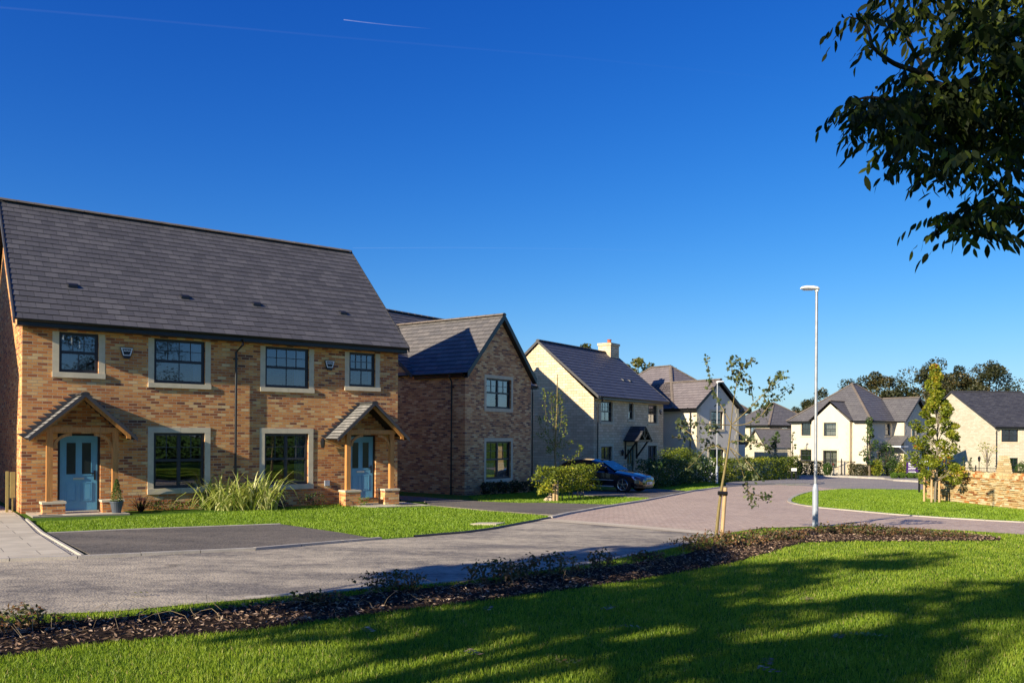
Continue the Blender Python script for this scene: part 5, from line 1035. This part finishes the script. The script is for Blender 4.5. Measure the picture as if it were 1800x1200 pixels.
for i in range(n): c = a.lerp(b, (i+.5)/n)-o0; s.box(c.x-.055, c.x+.055, c.y-.01, c.y+.01, c.z, c.z+1.95)
for i in range(int(n*.3), n): c = a.lerp(b, (i+.5)/n)-o0; s.box(c.x-.02, c.x+.02, c.y-.01, c.y+.01, c.z+1.96, c.z+2.3)
s.beam(a.lerp(b, .3)-o0+Vector((0, 0, 2.3)), b-o0+Vector((0, 0, 2.3)), .03, .05); s.build('boards', M['timber'], root)
# ================================================================ dry stone wall
def stone_wall():
    a, b = Vector((18.0, 35.3)), Vector((18.55, 22.0)); root = empty('stone_wall', (a.x, a.y, gz(*a))); tag(root, 'golden dry stone wall with rough upright coping at the right edge', 'wall')
    L = (b-a).length; d = (b-a).normalized(); nn = Vector((d.y, -d.x)); nn = nn if nn.x < 0 else -nn; Hh = 1.06; V = []; T = []
    def stone(u0, u1, z0, z1, dep0, dep1, jit=.012, rnd=.02):
        q = []
        for z, sh in ((z0, 0), (z1, 0)):
            for u, dp in ((u0, dep0), (u1, dep0), (u1, dep1), (u0, dep1)): q.append((u, dp, z))
        q = [(u+rng.normal()*jit*.4, dp+rng.normal()*jit*.6, z+rng.normal()*jit*.4) for u, dp, z in q]
        W = []
        for u, dp, z in q: p = a+d*u+nn*dp-Vector((a.x, a.y)); gzz = gz(*(a+d*u))-gz(*a); W.append((p.x, p.y, gzz+z))
        t = rng.random()
        for f in ((0, 1, 5, 4), (1, 2, 6, 5), (3, 0, 4, 7), (4, 5, 6, 7), (2, 3, 7, 6)): V.append([W[i] for i in f]); T.append(t)
    z = -.1
    while z < Hh:
        h = rng.uniform(.035, .085); u = -rng.random()*.1
        while u < L:
            w = rng.uniform(.10, .38); dp = rng.uniform(-.03, .03); stone(max(0, u+.007), u+w-.007, z+.007, z+h-.007, .20+dp, -.2); u += w
        z += h
    u = 0
    while u < L:
        w = rng.uniform(.07, .17); hh = rng.uniform(.16, .24); n0_ = len(V); stone(u+.008, u+w-.008, Hh+.005, Hh+hh*.6, .17+rng.uniform(-.02, .03), -.17, .02); stone(u+.014, u+w-.014, Hh+hh*.6, Hh+hh, .10+rng.uniform(-.02, .03), -.10, .03); t_ = rng.random(); T[n0_:] = [t_]*(len(T)-n0_); u += w
    faces_mesh('stonework', np.array(V), M['wallstone'], np.array(T), root)
    s = MB(); c = lambda u, dp, z_: ((a+d*u+nn*dp-a).x, (a+d*u+nn*dp-a).y, gz(*(a+d*u))-gz(*a)+z_); s.hull8([c(0.05, .16, -.2), c(L, .16, -.2), c(L, -.16, -.2), c(.05, -.16, -.2), c(.05, .16, Hh), c(L, .16, Hh), c(L, -.16, Hh), c(.05, -.16, Hh)]); s.build('core', M['mulch'], root)
stone_wall()
x, y = ray(1765.5, 763)[0]*42, 42.0; root = empty('stone_pier', (x, y, gz(x, y))); tag(root, 'tapering stacked stone pier rising behind the dry stone wall', 'stone pier'); V = []; T = []; z = -.1
while z < 1.92:
    f = max(0, z)/1.92; h = .08+.05*rng.random(); w0 = .46-.27*f
    for (ux, uy, lx, ly) in ((-w0, -w0*.6, w0*2, w0*1.2),):
        cuts = sorted([0, 1, *rng.random(2)]); 
        for c0, c1 in zip(cuts, cuts[1:]):
            j = rng.uniform(-.02, .02); x0_, x1_ = ux+lx*c0, ux+lx*c1; W = [(x0_, uy+j, z), (x1_, uy+j, z), (x1_, uy+ly, z), (x0_, uy+ly, z), (x0_, uy+j, z+h-.012), (x1_, uy+j, z+h-.012), (x1_, uy+ly, z+h-.012), (x0_, uy+ly, z+h-.012)]; t = .4+.6*rng.random()
            for q in ((0, 1, 5, 4), (1, 2, 6, 5), (3, 0, 4, 7), (4, 5, 6, 7), (2, 3, 7, 6)): V.append([W[i] for i in q]); T.append(t)
    z += h
faces_mesh('stonework', np.array(V), M['wallstone'], np.array(T), root)
# ================================================================ car
def car():
    wx, wy = 4.86, 36.03; hd = radians(-35); root = empty('parked_car', (0, 0, 0), hd); tag(root, 'glossy black hatchback parked on the driveway before the stone house', 'car')
    W = .86                                        # half width; x forward, near front wheel at (3.55, -W)
    st = [(0.0, .62, .38, .62, .82, .84), (.06, .74, .30, .70, .90, .93), (.25, .80, .24, .80, .97, 1.02), (.9, .855, .2, .85, .98, 1.02), (1.8, .87, .19, .84, .94, .97), (2.6, .87, .19, .82, .90, .94), (3.0, .865, .19, .79, .86, .92), (3.4, .86, .2, .75, .81, .87), (3.8, .85, .21, .69, .755, .81), (4.10, .82, .21, .61, .69, .745), (4.28, .74, .21, .53, .63, .69), (4.38, .60, .22, .44, .56, .63), (4.42, .40, .26, .40, .49, .54)]
    m = MB(); rows = []
    for x, w, zb, zs, zt, zc in st:
        h = [(w*.82, zb), (w*.97, zb+.10), (w, (zb+zs)/2), (w*.985, zs), (w*.90, zt), (w*.5, zc), (0, zc+.015)]
        rows.append([(x, -a, b) for a, b in h]+[(x, a, b) for a, b in h[-2::-1]])
    m.grid(rows); m.poly(rows[0]); m.poly(rows[-1][::-1]); m.poly([r[0] for r in rows]+[r[-1] for r in rows[::-1]])
    body = m.build('body', M['paint'], root, smooth=True)
    st = 0; m = MB(); rows = []                            # roof and pillars
    cs = [(.02, .70, .94, .66, .98), (.35, .74, .95, .60, 1.22), (.75, .76, .95, .58, 1.35), (1.35, .78, .95, .575, 1.40), (1.85, .78, .94, .57, 1.385), (2.25, .77, .92, .55, 1.31), (2.75, .76, .90, .62, 1.08), (3.05, .74, .88, .70, .90)]
    for x, wb, zb, wr, zr in cs: rows.append([(x, -wb, zb), (x, -(wb*.45+wr*.55), zb+(zr-zb)*.55), (x, -wr, zr-.03), (x, -wr*.55, zr+.01), (x, 0, zr+.02), (x, wr*.55, zr+.01), (x, wr, zr-.03), (x, (wb*.45+wr*.55), zb+(zr-zb)*.55), (x, wb, zb)])
    m.grid(rows); cab = m.build('roof', M['paint'], root, smooth=True)
    def sidewin(y):
        m = MB(); q = [(.50, .97), (2.70, .93), (2.36, 1.13), (2.02, 1.27), (1.45, 1.33), (.92, 1.30), (.66, 1.17)]
        def yy(z): t = (z-.97)/.46; return (.785-.17*t)*y
        m.poly([(x, yy(z)+y*.02, z) for x, z in q]); g = m.build('side_window', M['carglass'], root); b = MB(); b.beam((1.45, yy(.97)+y*.026, .96), (1.45, yy(1.32)+y*.026, 1.32), .05, .012, (0, 1, 0)); b.build('pillar', M['paint'], g); return g
    sidewin(-1); sidewin(1)
    m = MB(); m.poly([(3.02, -.66, .905), (3.02, .66, .905), (2.32, .52, 1.28), (2.32, -.52, 1.28)]); o = m.build('windscreen', M['carglass'], root); o.location = (.03, 0, .03)
    for x in (.85, 3.55):
        for sgn in (-1, 1):
            a = MB(); a.tube([(x, sgn*.70, .325), (x, sgn*(W+.004), .325)], .375, 24); a.build('wheel_arch', M['dark'], root)
            t = MB(); t.tube([(x, sgn*.66, .315), (x, sgn*(W-.01), .315), (x, sgn*(W+.018), .315)], [.315, .315, .295], 28); tw = t.build('wheel', M['tyre'], root)
            r = MB(); f = sgn*(W+.024); rows = [[(x+cos(2*pi*k/28)*R_, f+sgn*dy, .315+sin(2*pi*k/28)*R_) for k in range(28)] for R_, dy in ((.25, -.004), (.242, .008), (.222, 0))]; r.grid(rows, True)
            for k in range(5):
                an = pi/2+k*2*pi/5; c_, s_ = cos(an), sin(an); r.beam((x+c_*.03, f, .315+s_*.03), (x+c_*.235, f, .315+s_*.235), .055, .014, (0, 1, 0))
            r.tube([(x, f-sgn*.01, .315), (x, f+sgn*.01, .315)], .05, 12); r.build('rim', M['rim'], tw)
    for sgn in (-1, 1):
        h = MB()
        for cx, cy, r_ in ((4.16, .62, .095), (4.25, .46, .085)): h.tube([(cx-.05, sgn*cy, .58), (cx+.045, sgn*cy, .565)], [r_, r_*.9], 14)
        h.poly([(3.95, sgn*.845, .70), (4.08, sgn*.835, .56), (4.25, sgn*.74, .52), (4.20, sgn*.66, .66)]); h.build('headlight', M['lamp'], root)
        mi = MB(); mi.box(2.58, 2.72, sgn*.86-.09, sgn*.86+.09, .98, 1.09); mi.build('mirror', M['paint'], root)
        l = MB(); l.beam((.9, sgn*(W+.012), .52), (3.1, sgn*(W+.012), .50), .02, .03); l.beam((1.2, sgn*(W-.01), .23), (3.1, sgn*(W-.01), .23), .03, .05); l.build('trim', M['steelpaint'], root)
    g = MB(); g.hull8([(4.36, -.28, .44), (4.42, -.28, .44), (4.42, .28, .44), (4.36, .28, .44), (4.30, -.30, .62), (4.36, -.30, .62), (4.36, .30, .62), (4.30, .30, .62)]); gr = g.build('grille', M['black'], root)
    g = MB(); [g.beam((4.405-.0*i, -.27, .47+.045*i), (4.405-.0*i, .27, .47+.045*i), .012, .01) for i in range(4)]; g.build('grille_bar', M['chrome'], gr)
    g = MB(); g.box(4.43, 4.445, -.26, .26, .33, .44); pl = g.build('number_plate', M['plate'], root); text_plane('|||| |||', .09, (4.447, -.22, .355), (pi/2, 0, pi/2), M['black'], 'characters', pl)
    g = MB(); g.grid([[(4.02+.42*cos(t*.95), .80*sin(t), z_) for t in [-1.5+3.0*i/12 for i in range(13)]] for z_ in (.19, .25, .27)]); g.build('bumper', M['black'], root, smooth=True)
    for sgn in (-1, 1): g = MB(); g.tube([(4.26, sgn*.56, .31), (4.33, sgn*.56, .31)], .045, 10); g.build('fog_lamp', M['lamp'], root)
    c, s = cos(hd), sin(hd); ox, oy = wx-(c*3.55-s*(-W)), wy-(s*3.55+c*(-W)); root.location = (ox, oy, (gz(ox, oy)*0+gz(wx, wy))+.045)
    tilt = (gz(wx+c, wy+s)-gz(wx, wy)); root.rotation_euler = (0, -atan2(tilt, 1), hd)
car()
# ================================================================ contrails, nine kilometres up
def contrail(label, pts, w, alpha):
    m = NT('contrail_%d' % len(bpy.data.materials)); m.t.nodes.remove(m.b); d = m.n('ShaderNodeBsdfTranslucent'); d.inputs[0].default_value = (.9, .93, 1, 1); tr = m.n('ShaderNodeBsdfTransparent'); x = m.n('ShaderNodeMixShader')
    u = m.sep(m.coord('UV')); e = m.math('MULTIPLY', m.math('SUBTRACT', 1.0, m.math('ABSOLUTE', u[1])), alpha); f = m.math('MULTIPLY', e, m.ramp(m.noise(m.coord('UV'), 9, 3), [(.3, (.3, .3, .3)), (.7, (1, 1, 1))])); f = m.math('MULTIPLY', f, u[0]); m.l(f, x.inputs[0]); m.l(tr.outputs[0], x.inputs[1]); m.l(d.outputs[0], x.inputs[2]); m.l(x.outputs[0], m.out.inputs[0])
    mb = MB(); P = []
    for px, py in pts: a, b = ray(px, py); s_ = 2400/max(b, .05); P.append(Vector((a*s_, s_, 2400+CZ)))
    n = len(P)
    for i in range(n-1):
        f0, f1 = 1-i/(n-1), 1-(i+1)/(n-1); d = (P[i+1]-P[i]).normalized(); sd = Vector((-d.y, d.x, 0))*w
        mb.poly([P[i]-sd, P[i+1]-sd, P[i+1], P[i]], [(f0, -1), (f1, -1), (f1, 0), (f0, 0)]); mb.poly([P[i], P[i+1], P[i+1]+sd, P[i]+sd], [(f0, 0), (f1, 0), (f1, 1), (f0, 1)])
    o = mb.build('contrail', m.m, uv=True); tag(o, label, 'contrail')
contrail('short bright contrail in the upper middle of the sky', [(604, 35), (640, 39.5), (690, 45), (760, 51)], 8, .45)
contrail('long faint contrail crossing the top of the sky', [(-100, 5), (200, 30), (600, 66), (1000, 100), (1500, 152)], 20, .035)
contrail('faint broken contrail low above the big slate roof', [(620, 436), (800, 435), (1050, 438), (1300, 445)], 26, .12)
# ================================================================ overhanging branch (tree stands right of the camera)
def overhang():
    root = empty('broadleaf_tree', (7.4, 5.6, gz(7.4, 5.6))); tag(root, 'dark leafy tree branches overhanging the upper right corner', 'tree'); o0 = Vector(root.location); t = MB()
    zc = lambda x, y: (1400+x/2.5, y/2.5)
    t.tube([Vector((0, 0, -.3)), Vector((-.05, 0, 2.5)), Vector((-.3, -.1, 5)), Vector((-.8, -.3, 8)), Vector((-1, -.4, 11))], [.24, .2, .17, .12, .05], 10)
    def br(px, Ys, r0, r1):
        pts = [P3(*zc(*q), Y)-o0 for q, Y in zip(px, Ys)]; dense = []
        for i in range(len(pts)-1):
            a = pts[max(i-1, 0)]; b = pts[i]; c = pts[i+1]; d = pts[min(i+2, len(pts)-1)]
            for k in range(4): u = k/4; dense.append(.5*((2*b)+(c-a)*u+(2*a-5*b+4*c-d)*u*u+(3*b-a-3*c+d)*u**3))
        dense.append(pts[-1]); n = len(dense); t.tube(dense, [r0+(r1-r0)*i/(n-1) for i in range(n)], 6); return dense
    main = br([(2300, -250), (1500, 60), (1000, 280), (800, 350), (690, 385), (600, 362), (520, 312), (430, 280), (340, 212), (320, 150), (290, 95), (232, 75)], [5.6, 5.3, 5.0, 4.9, 4.8, 4.8, 4.7, 4.7, 4.6, 4.6, 4.6, 4.6], .03, .003)
    subs = [br([(600, 362), (520, 235), (490, 170), (450, 100), (400, 100)], [4.8, 4.8, 4.8, 4.8, 4.8], .012, .003), br([(1700, 500), (1000, 660), (850, 670), (700, 560), (560, 480), (400, 440), (300, 430), (220, 460)], [5.6, 5.3, 5.2, 5.1, 5.0, 5.0, 5.0, 5.0], .03, .004), br([(1600, 900), (1000, 770), (920, 660), (870, 560)], [5.5, 5.2, 5.1, 5.0], .02, .004),
            br([(1700, 1000), (1000, 860), (930, 850), (870, 795)], [5.5, 5.0, 5.0, 5.0], .014, .004), br([(1700, 1020), (1000, 915), (900, 940), (760, 960), (650, 990)], [5.5, 4.8, 4.8, 4.8, 4.8], .012, .003), br([(340, 212), (310, 212), (265, 245)], [4.6, 4.6, 4.6], .004, .002), br([(700, 385), (620, 480), (520, 560), (420, 590)], [4.8, 4.9, 4.9, 4.9], .01, .003), br([(800, 350), (760, 480), (720, 620), (600, 720)], [4.9, 5.0, 5.0, 5.0], .012, .003), br([(1000, 100), (850, 60), (700, -20), (560, -60)], [5.2, 5.2, 5.1, 5.1], .02, .004), br([(850, 60), (780, 120), (700, 180), (620, 250)], [5.2, 5.2, 5.1, 5.1], .012, .003)]
    t.tube([Vector((-.5, -.2, 6)), P3(*zc(2300, -250), 5.6)-o0], [.12, .05], 8); 
    for q in ((1700, 500), (1600, 900), (1700, 1000), (1700, 1020)): t.tube([Vector((-.15, 0, 3.6)), P3(*zc(*q), 5.55)-o0], [.05, .02], 6)
    t.build('trunk', M['barkshade'], root, smooth=True)
    ell = [(560, -30, 190, 70, 22), (820, 40, 210, 130, 62), (900, 200, 150, 150, 60), (640, 400, 230, 75, 52), (480, 460, 200, 70, 44), (290, 470, 90, 45, 22), (720, 520, 240, 90, 70), (800, 640, 200, 80, 46), (430, 600, 130, 40, 12), (520, 700, 60, 30, 6), (640, 700, 110, 50, 14), (960, 430, 80, 180, 34), (850, 900, 110, 40, 16), (700, 960, 90, 30, 10), (930, 800, 60, 40, 6), (760, 1010, 70, 25, 7), (480, 80, 60, 70, 8), (1100, 300, 150, 400, 60), (640, 200, 80, 70, 12), (255, 70, 50, 12, 4), (262, 235, 8, 8, 1), (800, -180, 450, 110, 60), (1200, 0, 250, 250, 60), (480, 330, 60, 20, 6), (960, 940, 30, 20, 3)]
    V = []; T = []
    LS = [(0, 0), (.22, .13), (.5, .17), (.78, .11), (1, 0), (.78, -.11), (.5, -.17), (.22, -.13)]
    for cx, cy, rx, ry, n in ell:
        for _ in range(int(n*(.9 if rx > 140 else 1.5))):
            a = rng.random()*6.28; r = sqrt(rng.random()); q = zc(cx+cos(a)*r*rx, cy+sin(a)*r*ry); Y = 4.9+rng.normal()*.35; p = np.array(P3(*q, Y)-o0); az = rng.random()*6.28; dr = np.array([abs(cos(az))*(.6 if rng.random() < .6 else -.6), sin(az)*.8, .05]); L = .17+.09*rng.random(); tt = rng.random()
            nl = 4 if rx < 12 else 9; pp = p.copy(); dz = dr/np.linalg.norm(dr)
            for i in range(nl):
                f = i/(nl-1); cen = p+dz*L*f+np.array([0, 0, -.28*L*f*f*2]); s_ = (-1)**i if i < nl-1 else 0; side = np.cross(dz, [0, 0, 1]); side /= np.linalg.norm(side)+1e-9
                ld = dz*.45+side*s_*.7+np.array([0, 0, -.75-.4*rng.random()])+rng.normal(size=3)*.2; ld /= np.linalg.norm(ld); lw = np.cross(ld, unit(1)[0]); lw /= np.linalg.norm(lw); l = .055+.04*rng.random(); nn = np.cross(ld, lw)
                curl = (rng.random()-.3)*.25
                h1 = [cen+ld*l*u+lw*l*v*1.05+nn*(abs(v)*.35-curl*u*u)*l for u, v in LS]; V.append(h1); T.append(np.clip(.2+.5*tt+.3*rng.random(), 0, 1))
    T = np.array(T); T[rng.random(len(T)) < .1] = .88; faces_mesh('leaves', np.array(V), M['lf_over'], T, root)  # random leaves coloured brighter, as if the sun caught them
    # rest of the crown, above the frame
    C = np.array([[rng.uniform(-5.5, 3.5), rng.uniform(-3.5, 4.5), 0] for _ in range(60)]); C[:, 2] = 5.6+np.clip((C[:, 1]+5.6)*.56, 0, 9)+rng.random(60)*3.2; p, k = clumps(C, np.full(60, .9), 9000, .2); p[:, 2] = np.maximum(p[:, 2], 2.6-o0.z+(p[:, 1]+5.6)*.54+.9)
    D = np.stack([rng.uniform(4.6, 10.5, 90), rng.uniform(3.0, 8.2, 90), rng.uniform(3.1, 8.0, 90)], 1); D = D[D[:, 0] > .66*D[:, 1]+.75]; q, k = clumps(D-np.array(o0), np.full(len(D), .65), 13000, .2); q = q[(q[:, 0]+7.4) > .645*(q[:, 1]+5.6)+.12]
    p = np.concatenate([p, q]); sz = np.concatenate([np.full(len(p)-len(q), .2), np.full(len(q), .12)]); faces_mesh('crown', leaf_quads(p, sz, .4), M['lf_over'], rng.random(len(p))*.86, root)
M['barkshade'] = wood('shaded_bark', (.025, .02, .015))  # bark darkened so its colour carries the shade on the limbs
M['lf_over'] = leafmat('overhanging_leaf', [(0, (.010, .018, .006)), (.75, (.022, .034, .009)), (.84, (.06, .085, .012)), (.9, (.11, .14, .02)), (.97, (.11, .14, .02)), (1, (.16, .06, .02))], .45, .6, .2)  # base stops darkened as shade, brighter stops paint in sunlit leaves
overhang()
# trees standing behind the camera, whose dappled shade falls over the lawn
for i, (x, y, H, R, n, lb) in enumerate(((-10.0, 2.5, 7.4, 2.4, 2300, 'small round tree left of the viewpoint across the road edge'), (-10.7, -3.3, 10.5, 2.9, 3200, 'medium tree behind and left of the viewpoint'), (-10.5, -7.8, 12.5, 2.9, 3000, 'tall tree behind the viewpoint, nearest the lawn'), (-3.0, -11.0, 11, 3.3, 2800, 'tall tree straight behind the viewpoint'), (4, -14, 12, 4.0, 4200, 'tall tree behind the viewpoint to the right'), (-5.5, -17, 14, 4.0, 3400, 'tallest tree farther behind the viewpoint'))):
    tree('dense_tree', lb, 'tree', (x, y, gz(x, y)), H, R, M['lf_green'], n, .32, .5 if H < 8 else .3, 'trees behind the viewpoint', nclump=30, clumpr=.21)
shrub('hedge', 'tall dark hedge right of the viewpoint', 'hedge', (19, 1, gz(19, 1)), 9, .8, 3.4, M['lf_dark'], 14000, .2, rot=radians(40), box=True)  # out of view, added to darken what the lower windows reflect
# ================================================================ camera, light, sky
cam = bpy.data.cameras.new('camera'); co = bpy.data.objects.new('camera', cam); COL.objects.link(co); S.camera = co
co.location = (0, 0, CZ); co.rotation_euler = (pi/2, -ROLL, 0)
cam.sensor_width = 36; cam.lens = 36*FPX/1800; cam.shift_y = (Y0-600)/1800; cam.clip_end = 12000; cam.clip_start = .05
SUN_AZ, SUN_EL = radians(44.0), radians(21.7)                      # direction the light travels, measured from +X towards +Y
d = Vector((cos(SUN_AZ)*cos(SUN_EL), sin(SUN_AZ)*cos(SUN_EL), -sin(SUN_EL)))
sl = bpy.data.lights.new('sun', 'SUN'); sl.energy = 5.0; sl.angle = radians(.5); sl.color = (1, .87, .66)
so = bpy.data.objects.new('sun', sl); COL.objects.link(so); so.rotation_euler = d.to_track_quat('-Z', 'Y').to_euler()
wd = bpy.data.worlds.new('World'); S.world = wd; wd.use_nodes = True; t = wd.node_tree; bg = t.nodes['Background']
sk = t.nodes.new('ShaderNodeTexSky'); sk.sky_type = 'NISHITA'; sk.sun_disc = False; sk.sun_elevation = SUN_EL; sk.sun_rotation = atan2(-d.x, -d.y)
sk.altitude = 0; sk.air_density = 1.0; sk.dust_density = .3; sk.ozone_density = 4.0
sp = t.nodes.new('ShaderNodeSeparateColor'); cb = t.nodes.new('ShaderNodeCombineColor'); hs = t.nodes.new('ShaderNodeHueSaturation'); hs.inputs['Saturation'].default_value = 1.25; t.links.new(sk.outputs[0], hs.inputs['Color']); t.links.new(hs.outputs[0], sp.inputs[0])
for i, (k, g, cp) in enumerate(((.50, 1.46, 6.0), (.555, 1.40, 11.0), (1.24, 1.0, 22.0))):          # polarised, deep blue sky
    pw = t.nodes.new('ShaderNodeMath'); pw.operation = 'POWER'; pw.inputs[1].default_value = g; ml = t.nodes.new('ShaderNodeMath'); ml.operation = 'MULTIPLY'; ml.inputs[1].default_value = k
    t.links.new(sp.outputs[i], pw.inputs[0]); t.links.new(pw.outputs[0], ml.inputs[0])
    ad = t.nodes.new('ShaderNodeMath'); ad.operation = 'MULTIPLY_ADD'; ad.inputs[1].default_value = 1/cp; ad.inputs[2].default_value = 1.0; dv = t.nodes.new('ShaderNodeMath'); dv.operation = 'DIVIDE'
    t.links.new(ml.outputs[0], ad.inputs[0]); t.links.new(ml.outputs[0], dv.inputs[0]); t.links.new(ad.outputs[0], dv.inputs[1]); t.links.new(dv.outputs[0], cb.inputs[i])
t.links.new(cb.outputs[0], bg.inputs[0]); bg.inputs[1].default_value = .088
S.view_settings.view_transform = 'Standard'; S.view_settings.look = 'None'; S.view_settings.exposure = 0.82; S.view_settings.gamma = 1
S.cycles.max_bounces = 6; S.cycles.transparent_max_bounces = 12
